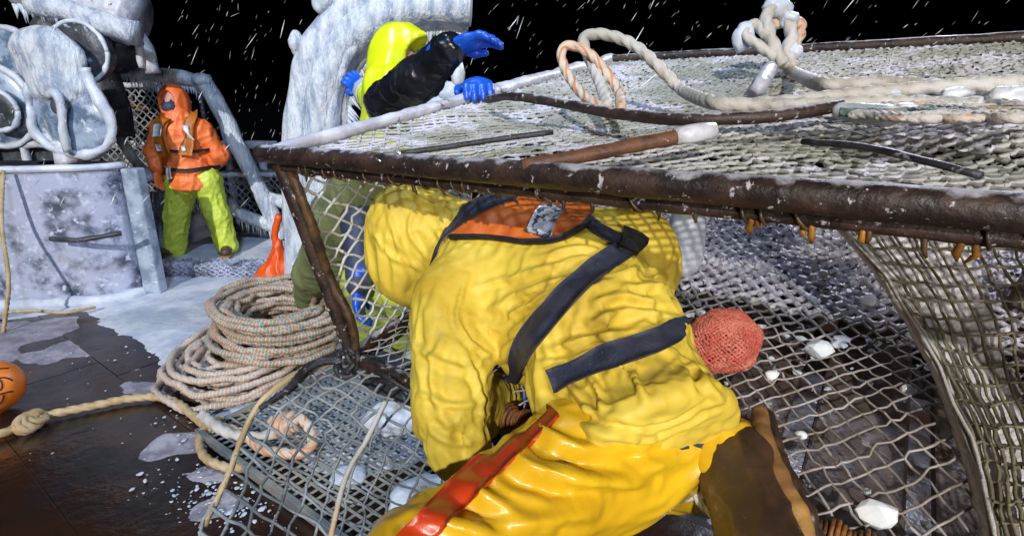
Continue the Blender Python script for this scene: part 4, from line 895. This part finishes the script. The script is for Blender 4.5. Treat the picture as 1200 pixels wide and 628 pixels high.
blob('trouser_cuff', [cone(kneeR + (boot0 - kneeR) * .75, boot0, .075, .072), cone(boot0, at(836, 540, 1.0), .06, .035)], .02, .007, M['yellow_pants'], YM, lambda V, N: .008 * (fold(V, boot0 - kneeR, .2, .03, 9) - .3))
bt = blob('boot', [cone(boot0 + (kneeR - boot0) * .1, boot1, .060, .072), cone(boot1, boot2, .074, .070), cone(boot1, onpot(872, 518, PH - .06), .066, .05)], .03, .008, M['boot'], YM, lambda V, N: .008 * (fold(V, boot0 - boot2, .12, .05, 5) - .4))
so_ = [at(*q) for q in ((890, 484, 1.06), (894, 516, .99), (910, 556, .935), (932, 598, .88), (940, 625, .86), (944, 660, .83))]
blob('midsole', [cone(so_[i], so_[i + 1], (.016, .018, .019, .017, .019, .019)[i], (.018, .019, .017, .019, .019)[i]) for i in range(5)], .01, .005, M['tan'], bt, lambda V, N: .006 * (fbm(V / .03, 3, 2) - .5))
blob('outsole', [cone(so_[i] + U_ * .017 + Wd * .012 + Vv * .012, so_[i + 1] + U_ * .017 + Wd * .012 + Vv * .012, .014, .014) for i in range(5)], .01, .006, M['boot'], bt, lambda V, N: .012 * (fbm(V / .02, 6, 2) - .5))
blob('boot', [cone(footL + A3(0, 0, .05), footL + A3(0, 0, -.02), .06, .06), cone(footL + A3(0, 0, -.02), footL + A3(-.02, .16, -.03), .055, .045)], .03, .012, M['boot'], YM)
glove(wrL, nrm(wrL - elL), A3(0, -.2, -1), M['blue_glove'], YM, 1.0, .8, h=.006); glove(wrR, nrm(wrR - elR), A3(0, 0, -1), M['blue_glove'], YM, 1.0, .8, h=.006)
patch('life_jacket_yoke', bj, [(548, 250), (575, 238), (620, 228), (662, 228), (694, 238)], [(530, 280), (572, 279), (618, 284), (656, 281), (690, 264)], M['orange_collar'], YM, 44, 16, .006, .005)
ribbon('yoke_binding', bj, [(528, 281), (572, 280), (618, 286), (656, 283), (692, 265)], 5, M['black_edge'], YM, .010, .004, 3, 5)
ribbon('yoke_edge', bj, [(500, 300), (515, 280), (540, 258), (566, 243)], 14, M['orange_collar'], YM, .010, .006)
ribbon('reflective_tape', bj, [(652, 231), (645, 247), (638, 264), (632, 281)], 28, M['reflective'], YM, .013, .003)
ribbon('shoulder_strap', bj, [(488, 322), (498, 302), (520, 278), (548, 256), (580, 240), (600, 234)], 15, M['navy_web'], YM, .016, .004)
ribbon('harness_strap', bj, [(736, 290), (712, 306), (686, 328), (660, 354), (636, 382), (616, 408), (603, 430), (598, 444)], 25, M['navy_web'], YM, .009, .003)
ribbon('harness_belt', bj, [(648, 448), (664, 440), (690, 428), (720, 418), (752, 408), (782, 394), (806, 380), (818, 370)], 27, M['navy_web'], YM, .009, .003)
ribbon('harness_strap', bj, [(686, 260), (700, 272), (718, 282), (738, 290)], 12, M['navy_web'], YM, .009, .003)
ribbon('strap_keeper', bj, [(724, 284), (736, 288), (748, 294)], 24, M['black_edge'], YM, .014, .006)

# ---- man with lime hood reaching over the pot
HM = empty('person', on(360, 400, 0), 'person in lime hood and black sleeve reaching a blue glove over the pot', 'person')
hh = at(468, 70, 2.62); hn = at(458, 108, 2.56); hc = at(462, 165, 2.62); hp_ = at(402, 255, 3.05)
hsL = at(452, 122, 2.30); heL = at(492, 92, 2.12); hwL = at(527, 58, 1.99)
hsR = at(448, 136, 2.75); heR = at(440, 118, 3.10); hwR = at(428, 106, 3.35)
hk1 = at(366, 320, 3.5); hf1 = on(358, 376, .08); hk2 = at(405, 322, 3.5); hf2 = on(398, 378, .08)
blob('body', [ell(hh, A3(.085, .10, .115)), cone(hh, hn, .06, .06), cone(hn, hc, .08, .13), cone(hc, hp_, .13, .12), cone(hn, hsL, .07, .06), cone(hsL, heL, .05, .042), cone(heL, hwL, .042, .03), cone(hn, hsR, .07, .06), cone(hsR, heR, .05, .042), cone(heR, hwR, .042, .03), cone(hp_, hk1, .10, .065), cone(hk1, hf1, .06, .045), cone(hp_, hk2, .10, .065), cone(hk2, hf2, .06, .045),
     cone(hh + A3(.06, -.07, 0), hh + A3(.085, -.09, -.01), .02, .012)], .03, .014, M['skin'], HM)
blob('hood', [ell(hh + A3(-.005, .01, .01), A3(.135, .15, .150)), cone(hh + A3(-.01, 0, -.04), at(455, 118, 2.58), .13, .125), cone(hh + A3(.03, -.02, .085), hh + A3(.115, -.06, .085), .062, .040)], .06, .010, M['hood_lime'], HM, lambda V, N: .010 * (fold(V, A3(.2, 0, 1), .3, .09, 5) - .4),
     cut=lambda P: .105 - np.linalg.norm(P - (hh + A3(.150, -.085, -.01)), axis=1))
blob('jacket', [cone(hn, hc, .135, .165), cone(hc, hp_, .165, .175), cone(hn, hsR, .10, .085), cone(hsR, heR, .085, .07), cone(heR, hwR, .08, .06)], .05, .014, M['hood_lime'], HM, lambda V, N: .016 * (fold(V, A3(.2, 0, 1), .4, .10, 8) - .4), cut=lambda P: hc[2] - .10 - P[:, 2])
blob('sleeve', [cone(hsL, heL, .090, .080), cone(heL, hwL, .078, .060)], .04, .009, M['black_pvc'], HM, lambda V, N: .007 * (fold(V, nrm(hwL - hsL) + .6 * A3(0, 0, -1), .22, .06, 6) - .4) + .006 * (fold(V, nrm(np.cross(hwL - hsL, A3(0, 1, 0))), .2, .045, 16) - .3))
blob('trousers', [cone(hc, hp_, .16, .17), cone(hp_, hk1, .15, .115), cone(hk1, hf1, .11, .085), cone(hp_, hk2, .15, .115), cone(hk2, hf2, .11, .085)], .05, .016, M['olive'], HM, lambda V, N: .014 * (fold(V, A3(0, 0, 1), .2, .07, 4) - .4), cut=lambda P: .22 - P[:, 2])
for f in (hf1, hf2): blob('boot', [cone(f + A3(0, 0, .32), f, .095, .075), cone(f, f + A3(.06, -.16, -.015), .065, .05)], .03, .016, M['navy'], HM)
glove(hwL, at(578, 40, 1.93) - hwL, A3(.25, -.35, -.9), M['blue_glove'], HM, 1.12, .42, -1)
glove(hwR, at(398, 84, 3.5) - hwR, A3(.3, -1, 0), M['blue_glove'], HM, 1.15, .3, 1, h=.007)
mb = MB(); tube(mb, np.linspace(hwR + (heR - hwR) * .1, hwR + (heR - hwR) * .45, 6), .085, 10, rough=.008); mb.build('icy_cuff', M['ice'], HM)

# ---- crew member crouching behind the pot, hand on the side bar
CM = empty('person', on(455, 395, 0), 'person in red vest and lime trousers crouching behind the pot', 'person')
ch = at(498, 168, 3.05); cc_ = at(490, 225, 3.05); cp = at(462, 300, 3.05); csh = at(515, 195, 2.85); ce = at(535, 160, 2.5); cw = at(560, 122, 2.16)
ck1 = at(430, 330, 2.80); cf1 = on(432, 400, .07); ck2 = at(470, 335, 2.75); cf2 = on(470, 400, .07); cs2 = at(455, 210, 2.95); ce2 = at(420, 260, 2.8); cw2 = at(420, 335, 2.6)
blob('body', [ell(ch, A3(.085, .10, .115)), cone(ch, cc_, .06, .10), cone(cc_, cp, .13, .12), cone(cc_, csh, .09, .06), cone(csh, ce, .05, .042), cone(ce, cw, .042, .03), cone(cc_, cs2, .09, .06), cone(cs2, ce2, .05, .042), cone(ce2, cw2, .042, .03), cone(cp, ck1, .1, .065), cone(ck1, cf1, .06, .045), cone(cp, ck2, .1, .065), cone(ck2, cf2, .06, .045)], .03, .018, M['skin'], CM)
blob('jacket', [cone(cc_, cp, .19, .18), cone(cc_, csh, .12, .10), cone(csh, ce, .10, .085), cone(ce, cw, .085, .055), cone(cc_, cs2, .12, .10), cone(cs2, ce2, .10, .085), cone(ce2, cw2, .085, .06), ell(ch, A3(.125, .13, .15))], .05, .018, M['navy'], CM)
blob('vest', [cone(cc_ + A3(0, -.03, 0), cp + A3(0, -.03, .08), .185, .18)], .05, .02, M['red_pvc'], CM)
blob('trousers', [cone(cp, ck1, .16, .12), cone(ck1, cf1, .115, .085), cone(cp, ck2, .16, .12), cone(ck2, cf2, .115, .085)], .05, .018, M['lime'], CM, lambda V, N: .014 * (fold(V, A3(0, 0, 1), .2, .07, 4) - .4))
for f in (cf1, cf2): blob('boot', [cone(f + A3(0, 0, .10), f, .085, .075), cone(f, f + A3(-.03, -.16, -.015), .065, .05)], .03, .018, M['brown_boot'], CM)
gp = pot(0, 0, 0); bu = [pot(0, v, 0) for v in np.linspace(.5, 1.6, 300)]; gp = min(bu, key=lambda q: abs(600 + FPX * q[0] / (q[1] * CP - (q[2] - CAMZ) * SP) - 558))
glove(gp + A3(.0, .075, .03), A3(.1, -1, .12), A3(0, 0, -1), M['blue_glove'], CM, 1.12, 1.0, 1); glove(cw2, A3(0, -.3, -1), A3(1, 0, 0), M['blue_glove'], CM, 1.15, .7, 1, h=.007)

# ---- man in orange standing by the rail
YO = on(232, 297, .115)[1]; OM = empty('person', aty(232, 297, YO), 'person in orange hooded jacket, lime trousers and lifejacket standing by the tank', 'person')
def o_(px, py, dy=0): return aty(px, py, YO + dy)
oh = o_(203, 120); on_ = o_(208, 140); oc = o_(212, 165); op = o_(226, 208)
os1 = o_(188, 152); oe1 = o_(180, 180); ow1 = o_(184, 200, -.05); os2 = o_(236, 153); oe2 = o_(258, 182, .05); ow2 = o_(243, 200, .12)
oh1 = o_(214, 213); ok1 = o_(207, 254); of1 = o_(206, 290); oh2 = o_(242, 212); ok2 = o_(255, 252); of2 = o_(266, 287)
blob('body', [ell(oh, A3(.085, .10, .125)), cone(oh + A3(0, -.09, -.005), oh + A3(0, -.115, -.02), .018, .016), cone(oh, on_, .06, .06), cone(on_, oc, .09, .13), cone(oc, op, .13, .12), cone(on_, os1, .07, .055), cone(os1, oe1, .05, .042), cone(oe1, ow1, .042, .03), cone(on_, os2, .07, .055), cone(os2, oe2, .05, .042), cone(oe2, ow2, .042, .03),
     cone(op, oh1, .11, .10), cone(oh1, ok1, .09, .06), cone(ok1, of1, .055, .04), cone(op, oh2, .11, .10), cone(oh2, ok2, .09, .06), cone(ok2, of2, .055, .04)], .03, .014, M['skin'], OM)
blob('face_mask', [ell(oh + A3(0, -.035, -.050), A3(.090, .102, .082))], .02, .012, M['navy'], OM)
for s in (-1, 1): blob('eye', [ell(oh + A3(s * .033, -.092, .018), A3(.014, .008, .008))], .004, .004, M['ink'], OM)
blob('jacket', [cone(on_, oc, .15, .195), cone(oc, op, .195, .215), cone(op, op + A3(.01, 0, -.06), .215, .21), cone(on_, os1, .11, .095), cone(os1, oe1, .092, .080), cone(oe1, ow1, .080, .06), cone(on_, os2, .11, .10), cone(os2, oe2, .10, .088), cone(oe2, ow2, .085, .06)], .045, .013, M['orange_suit'], OM,
     lambda V, N: .016 * (fold(V, A3(.3, 0, 1), .3, .09, 3) - .4) + .010 * (fold(V, A3(1, 0, .3), .25, .07, 9) - .4) - .02 * np.exp(-((V[:, 2] - op[2] - .035) / .035) ** 2), cut=lambda P: op[2] - .11 - P[:, 2] + 0 * P[:, 0])
blob('hood', [ell(oh + A3(0, .02, .01), A3(.135, .145, .165)), cone(oh + A3(0, .02, -.05), on_ + A3(.0, .0, -.02), .125, .13)], .05, .011, M['orange_suit'], OM, lambda V, N: .010 * (fold(V, A3(0, 0, 1), .3, .07, 12) - .4),
     cut=lambda P: 1 - np.sqrt(((P[:, 0] - oh[0] + .01) / .085) ** 2 + ((P[:, 1] - oh[1] + .13) / .13) ** 2 + ((P[:, 2] - oh[2] - .0) / .115) ** 2))
blob('trousers', [cone(op, oh1, .17, .15), cone(oh1, ok1, .15, .118), cone(ok1, of1, .118, .112), cone(op, oh2, .17, .15), cone(oh2, ok2, .145, .118), cone(ok2, of2, .118, .112)], .04, .014, M['lime'], OM,
     lambda V, N: .014 * (fold(V, A3(.5, 0, 1), .30, .08, 31) - .4) + .008 * (fold(V, A3(1, 0, .5), .22, .05, 33) - .4))
for f, s in ((of1, -1), (of2, 1)):
    b_ = blob('boot', [cone(f + A3(0, 0, 0), f + A3(s * .02, -.03, -.02), .075, .06), cone(f + A3(0, -.02, -.03), f + A3(s * .10 - .03, -.18, -.035), .055, .05)], .02, .011, M['brown_boot'], OM, cut=lambda P: .118 - P[:, 2])
    blob('sole', [cone(f + A3(0, .03, -.055), f + A3(s * .10 - .03, -.19, -.06), .062, .056)], .01, .011, M['tan'], b_, cut=lambda P: np.maximum(.112 - P[:, 2], P[:, 2] - .145))
glove(ow1, A3(0, -.1, -1), A3(1, -.2, 0), M['orange_suit'], OM, 1.15, .4, 1, h=.008)
jo = bvh_of([o for o in OM.children if o.name.startswith('jacket')][0])
for pts, nm in (([(197, 138), (192, 148), (191, 160), (193, 172), (197, 182)], 'l'), ([(226, 134), (224, 148), (221, 162), (218, 173), (217, 182)], 'r')):
    lj = ribbon('lifejacket_lobe', jo, pts, 12, M['amber'], OM, .03, .03, 5, 3)
    ribbon('white_panel', jo, [pts[1] if nm == 'l' else (222, 148), (pts[2][0], pts[2][1] + 2)], 8, M['white_tape'], OM, .064, .006, 3, 3)
    ribbon('white_panel', jo, [(pts[3][0] - 1, pts[3][1] - 2), (pts[3][0], pts[3][1] + 4)], 4, M['white_tape'], OM, .064, .006, 3, 3)
ribbon('chest_belt', jo, [(194, 176), (210, 178), (228, 178), (246, 175)], 3.4, M['black_edge'], OM, .012, .008, 3, 3)
ribbon('waist_belt', jo, [(192, 197), (210, 200), (232, 199), (258, 194)], 4.2, M['black_edge'], OM, .012, .010, 3, 3)
ribbon('knife_sheath', jo, [(200, 196), (201, 204), (203, 210)], 4, M['white_tape'], OM, .03, .012, 3, 2)

# ================================================================== ROPES AND GEAR
def coil(name, c, R0, R1, z0, z1, layers, turns, r, m, label, seed, wob=.012, tilt=(0, 0)):
    rg = np.random.default_rng(seed); pts = []
    for l in range(layers):
        for t in range(turns):
            Rr = R0 + (R1 - R0) * ((t + .5 * (l % 2)) / max(1, turns - .5)); ph = rg.uniform(0, TP); cx, cy = rg.normal(0, wob, 2); zz = z0 + (z1 - z0) * (l + .5) / layers; ta, tb = rg.normal(0, .02, 2)
            for a in np.linspace(0, TP, 22, endpoint=False):
                rr = Rr * (1 + .03 * math.sin(2 * a + ph)) + rg.normal(0, wob * .4)
                x, y = cx + rr * math.cos(a), cy + rr * math.sin(a)
                pts.append((c[0] + x, c[1] + y, c[2] + zz + r * a / TP * .2 + (tilt[0] + ta) * x + (tilt[1] + tb) * y + rg.normal(0, wob * .25)))
    mb = MB(); tube(mb, spline(pts, r * .5), r, 8, 3, r * 3); o = mb.build(name, M[m]); return tag(o, label, 'rope coil')
cL = on(292, 436, .0); coil('rope_coil', cL, .18, .44, .015, .20, 5, 5, .020, 'rope_pale', 'loose pale rope coil lying lowest on the icy deck', 3, .038, (.03, .08))
cU = on(328, 402, .16); coil('rope_coil', cU + A3(.03, 0, 0), .24, .39, .02, .31, 8, 4, .0195, 'rope_coil', 'neat tall coil of orange and teal flecked rope stacked on top', 5, .020, (-.09, .05))
def onl(pts, h=.03): return [on(x, y, (q[0] if q else h)) for x, y, *q in pts]
def gear(name, pts, r, m, label, cat='rope', **k): return tag(rope(name, pts, r, M[m], None, **k), label, cat)
gear('tether_rope', onl([(-40, 522), (-10, 512), (12, 504), (30, 496), (48, 488), (80, 481), (115, 474), (150, 467), (185, 465), (208, 472), (226, 486), (240, 498), (252, 508)]), .022, 'rope_tan', 'tan twisted rope running from the orange buoy across the dark deck')
kn = empty('rope_knot', on(34, 495), 'bulky tan knot in the rope beside the orange buoy', 'knot')
for i in range(6):
    c = on(30 + i * 2.4, 497 - i * 1.6, .04 + .012 * (i % 2)); e1 = nrm(A3(.3 + .3 * (i % 3), 1, .6 * (-1) ** i)); e2 = nrm(np.cross(e1, A3(1, .2 * i, .5))); t = np.linspace(0, TP, 14)
    rope('rope_turn', c + (np.cos(t)[:, None] * e1 + np.sin(t)[:, None] * e2) * .042, .017, M['rope_tan'], kn)
gear('rope_bight', onl([(262, 490, .05), (243, 498, .05), (234, 515), (240, 535), (262, 546), (285, 548)]), .020, 'rope_tan', 'tan rope bight curling on the deck edge below the coils')
gear('frozen_rope', onl([(236, 486, .05), (250, 496, .07), (270, 508, .06), (300, 512, .06), (325, 506, .08), (340, 497, .12)]), .026, 'rope_grey', 'thick grey frozen rope leading into the orange knot')
gear('orange_rope', onl([(318, 492, .14), (335, 498, .16), (352, 490, .18), (362, 502, .15), (366, 520, .12), (352, 531, .1), (328, 530, .08), (306, 525, .06), (285, 508, .05), (262, 500, .05)]), .023, 'rope_orange', 'orange flecked rope loop lying over the net edge')
kn = empty('rope_knot', on(338, 496, .1), 'orange flecked knot below the rope coils', 'knot')
for i in range(4):
    c = on(332 + i * 4, 497 - i * 1.2, .15); e1 = nrm(A3(.4, 1, .5 * (-1) ** i)); e2 = nrm(np.cross(e1, A3(1, .3 * i, .2))); t = np.linspace(0, TP, 14)
    rope('rope_turn', c + (np.cos(t)[:, None] * e1 + np.sin(t)[:, None] * e2) * .045, .018, M['rope_orange'], kn)
# grating on the deck below the door net
GR = empty('deck_grating', on(390, 520), 'square plastic deck grating under the hanging net', 'grating')
gc = on(420, 512)
mb = MB(); a = np.arange(-.65, .651, .052)
for t in a:
    p = gc + E1 * t; V = [];
    segs(mb, np.array([gc + E1 * t - E2 * .5 + A3(0, 0, .045)]), np.array([gc + E1 * t + E2 * .5 + A3(0, 0, .045)]), .008, .008, 4)
for t in np.arange(-.5, .501, .052): segs(mb, np.array([gc + E2 * t - E1 * .65 + A3(0, 0, .047)]), np.array([gc + E2 * t + E1 * .65 + A3(0, 0, .047)]), .008, .008, 4)
tag(mb.build('lattice', M['grating'], GR, False), kind='stuff')
for s in (-1, 1):
    box('edge_bar', gc + E2 * s * .51 + A3(0, 0, .035), (.67, .014, .024), M['grating'], GR, ax=AXS, bev=.004); box('edge_bar', gc + E1 * s * .66 + A3(0, 0, .034), (.014, .49, .024), M['grating'], GR, ax=AXS, bev=.004)
for i, (px, py, r, d_) in enumerate(((505, 452, .17, 'behind the hanging net by the yellow elbow'), (462, 492, .13, 'under the hanging net beside the grating'), (560, 470, .15, 'in the shade below the yellow elbow'), (535, 520, .14, 'low under the net left of the red panel'), (500, 590, .15, 'near the bottom edge beside the red panel'), (440, 425, .14, 'behind the black lashed corner'), (408, 560, .07, 'small, on the corner of the grating'))):
    p = on(px, py, r * .55); o = lumpy('ice_lump', p, A3(r * 1.15, r, r * .7), M['ice' if i != 4 else 'snow'], None, i + 40, .4, 3, 1.6); tag(o, 'rough lump of ice ' + d_, 'ice', 'ice lumps under the net')
# buoy
bc = on(-9, 453, .15); br = .150
by = empty('buoy', on(-6, 455, 0) * A3(1, 1, 0), 'orange buoy with black hand-painted figures at the left edge', 'buoy')
blob('float', [ell(bc, A3(br, br, br)), cone(bc, bc + A3(.02, -.03, -.145), .04, .02)], .03, .014, M['buoy'], by)
def onsph(px, py, r):
    d = nrm(c2w(ray(px, py)) - CAM); oc = CAM - bc; b = oc @ d; q = b * b - (oc @ oc - r * r); return CAM + d * (-b - math.sqrt(max(q, 0)))
for st in ([(-14, 431), (0, 430), (10, 429), (19, 429)], [(-12, 445), (0, 442), (12, 441), (22, 443), (26, 445)], [(2, 443), (7, 447), (8, 452), (5, 457), (-2, 459), (-10, 457)],
           [(-14, 466), (0, 463), (12, 461), (22, 459), (27, 459)], [(10, 463), (10, 468), (6, 473), (0, 476), (-8, 476)]):
    mb = MB(); P = np.array([onsph(x, y, br + .0005) for x, y in spline(np.array([(x * .68 - 3, 453 + (y - 453) * .9, 0) for x, y in st[:]], float), 2)[:, :2]]); tube(mb, P, .0042, 6); mb.build('painted_figure', M['ink'], by)
# orange bag
obp = on(325, 352, .0)
ob = empty('orange_bag', obp, 'bright orange rubber bag with strap behind the coiled rope', 'bag')
Yb = on(325, 352)[1]
blob('bag', [cone(aty(318, 338, Yb), aty(330, 318, Yb), .16, .10), cone(aty(336, 340, Yb), aty(322, 330, Yb), .15, .12), cone(aty(334, 330, Yb), aty(328, 304, Yb), .15, .07), cone(aty(316, 326, Yb), aty(324, 306, Yb), .12, .06), cone(aty(326, 306, Yb), aty(325, 284, Yb), .06, .035)], .04, .014, M['orange_bag'], ob, lambda V, N: .02 * (fold(V, A3(.2, 0, 1), .3, .08, 7) - .4))
mb = MB(); tube(mb, spline([aty(325, 296, Yb), aty(322, 275, Yb), aty(327, 252, Yb)], .03), .03, 8, rough=.005); mb.build('strap', M['orange_bag'], ob)
lumpy('fold', aty(311, 330, Yb), A3(.03, .05, .08), M['amber_tie'], ob, 3)
# bait bag with its net
bp_ = onpot(848, 398, PH - .085)
BB = empty('bait_bag', bp_ + Wd * .08, 'round salmon-pink mesh bait bag behind the yellow jacket', 'bait bag')
brd = np.linalg.norm(onpot(889, 398, PH - .085) - bp_)
lumpy('filling', bp_, A3(brd * .94, brd * .84, brd * .80), M['bait_in'], BB, 5, .10)
def bagsurf(u, v):
    a = u * TP; b = (v - .5) * math.pi * .98; q = np.stack([np.cos(b) * np.cos(a), np.cos(b) * np.sin(a), np.sin(b)], 1); return bp_ + (q * A3(1.08, .95, .92)) * (brd * (1 + .34 * (fbm(q * 1.6, 3, 2) - .5)))[:, None]
net('mesh', bagsurf, 40, 44, .0036, M['bait'], BB, slack=.001, seed=3, knots=True, jit=.4)
mb = MB(); tube(mb, spline([bp_ + U_ * brd * .7 + Wd * brd * .6, onpot(890, 432, PH - .012), onpot(902, 440, PH - .012), onpot(908, 428, PH - .012)], .01), .0035, 7, 3, .03); mb.build('tie_line', M['rope_teal'], BB)
# frosted jar behind the right shoulder
jp = onpot(806, 262, PH - .20)
o = blob('plastic_jar', [cone(jp, jp + Wd * .12 - U_ * .02, .060, .075), cone(jp - Wd * .05, jp, .035, .05)], .02, .008, M['plastic']); tag(o, 'frosted grey plastic bait jar hanging beyond the yellow shoulder', 'jar')
# ropes lying on top of the pot
def op(x, y, w=-.03): return onpot(x, y, w)
gear('loop_rope', [op(1150, 124, -.02), op(1080, 122, -.02), op(1010, 122), op(940, 124), op(880, 124), op(835, 120, -.04), at(800, 106, 1.46), at(775, 82, 1.48), at(752, 60, 1.51), at(728, 46, 1.54), at(700, 40, 1.56), at(684, 46, 1.54), at(688, 62, 1.51), at(698, 84, 1.46), at(706, 104, 1.41), op(712, 126, -.03)], .0145, 'rope_grey', 'frozen pale rope rising in a tall loop over the pot top')
gear('loop_rope', [op(728, 128, -.03), at(725, 108, 1.41), at(710, 84, 1.44), at(694, 66, 1.46), at(676, 55, 1.46), at(660, 56, 1.46), at(659, 72, 1.46), at(668, 92, 1.44), at(684, 112, 1.38), op(704, 127, -.03), op(716, 132, -.02)], .0120, 'rope_orange', 'smaller pale rope loop with orange flecks on the pot top')
gear('frozen_rope', [op(1260, 96, -.03), op(1180, 98, -.03), op(1100, 103, -.03), op(1000, 112, -.03), op(920, 121, -.03), op(850, 124, -.03)], .015, 'rope_grey', 'long thick frozen rope lying along the pot top')
kn = empty('rope_knot', op(915, 85, -.02), 'frozen pale knot standing up on the far edge of the pot', 'knot')
rope('tail', [op(1130, 106, -.02), op(1045, 98, -.03), op(1000, 100, -.03), op(960, 98, -.04), at(930, 84, 1.85), at(905, 65, 1.85), at(884, 50, 1.85), at(873, 40, 1.87), at(884, 28, 1.89), at(898, 42, 1.85)], .016, M['rope_grey'], kn)
rope('loop', [at(918, 76, 1.85), at(905, 50, 1.85), at(898, 22, 1.87), at(908, 10, 1.89), at(922, 22, 1.89), at(928, 44, 1.89), at(922, 60, 1.89), at(930, 80, 1.89)], .020, M['rope_grey'], kn)
rope('loop', [at(905, 30, 1.91), at(925, 24, 1.93), at(938, 30, 1.93), at(934, 48, 1.91), at(920, 62, 1.91)], .018, M['rope_orange'], kn)
for i, (px, py, rx, rz) in enumerate(((870, 45, .035, .055), (912, 8, .05, .03), (930, 62, .03, .03), (925, 22, .03, .03))): lumpy('ice_lump', at(px, py, 1.89), A3(rx, .03, rz), M['ice'], kn, i, .35)
rope('loop', [op(885, 108, -.01), op(892, 98, -.03), at(903, 80, 1.82)], .020, M['ice_pipe'], kn)
hp2 = empty('rope_heap', op(1110, 135, -.02), 'tangled heap of teal and brown rope on the right of the pot top', 'rope')
rg = np.random.default_rng(14)
for i in range(24):
    x0 = 980 + (i * 37) % 90; y0 = 116 + (i * 7) % 28; w0 = -.012 - .009 * (i % 4); ph = rg.uniform(0, 6)
    pts = [op(x0 + 24 * k + rg.normal(0, 2), y0 + 2.2 * math.sin(.9 * k + ph), w0 - .005 * math.sin(k + ph)) for k in range(9)]
    rope('strand', pts, rg.uniform(.004, .0085), M[['rope_teal', 'rope_grey', 'rope_tan', 'rope_grey', 'rope_teal', 'rope_pale'][i % 6]], hp2)
for i, (px, py, s) in enumerate(((1045, 108, .014), (1120, 110, .018), (1185, 112, .026), (1060, 128, .014), (1140, 140, .012))): lumpy('ice_lump', op(px, py, -.03), A3(s * 1.6, s, s * .7), M['ice'], hp2, i + 5, .4)
o = blob('plastic_jar', [cone(op(985, 130, -.025), op(1040, 136, -.025), .016, .020), cone(op(1040, 136, -.025), op(1058, 138, -.025), .013, .010)], .008, .004, M['plastic']); tag(o, 'frosted white bait jar lying on the pot top beside the rope heap', 'jar')
mb = MB(); tube(mb, spline([op(940, 166, -.01), op(1010, 172, -.015), op(1080, 188, -.015), op(1150, 206, -.01)], .02), .0055, 8, rough=.001); tag(mb.build('black_line', M['black_rope']), 'short black line lying on the pot netting near the right edge', 'rope')

# ================================================================== SLEET IN THE AIR
rg = np.random.default_rng(77); mb = MB(); wind = nrm(A3(-.55, .1, -.75))
P = np.stack([rg.uniform(-7, 7, 2600), rg.uniform(2.2, 11, 2600), rg.uniform(.9, 6.5, 2600)], 1)
L = rg.uniform(.012, .060, 2600); d = wind + rg.normal(0, .18, (2600, 3)); d /= np.linalg.norm(d, axis=1)[:, None]; rr = .0012 + .0026 * rg.random(2600) ** 2.5
segs(mb, P - d * L[:, None], P, rr * .2, rr, 5); segs(mb, P, P + d * L[:, None], rr, rr * .2, 5)
tag(mb.build('falling_sleet', M['flake']), 'white sleet driving through the black night air', kind='stuff')
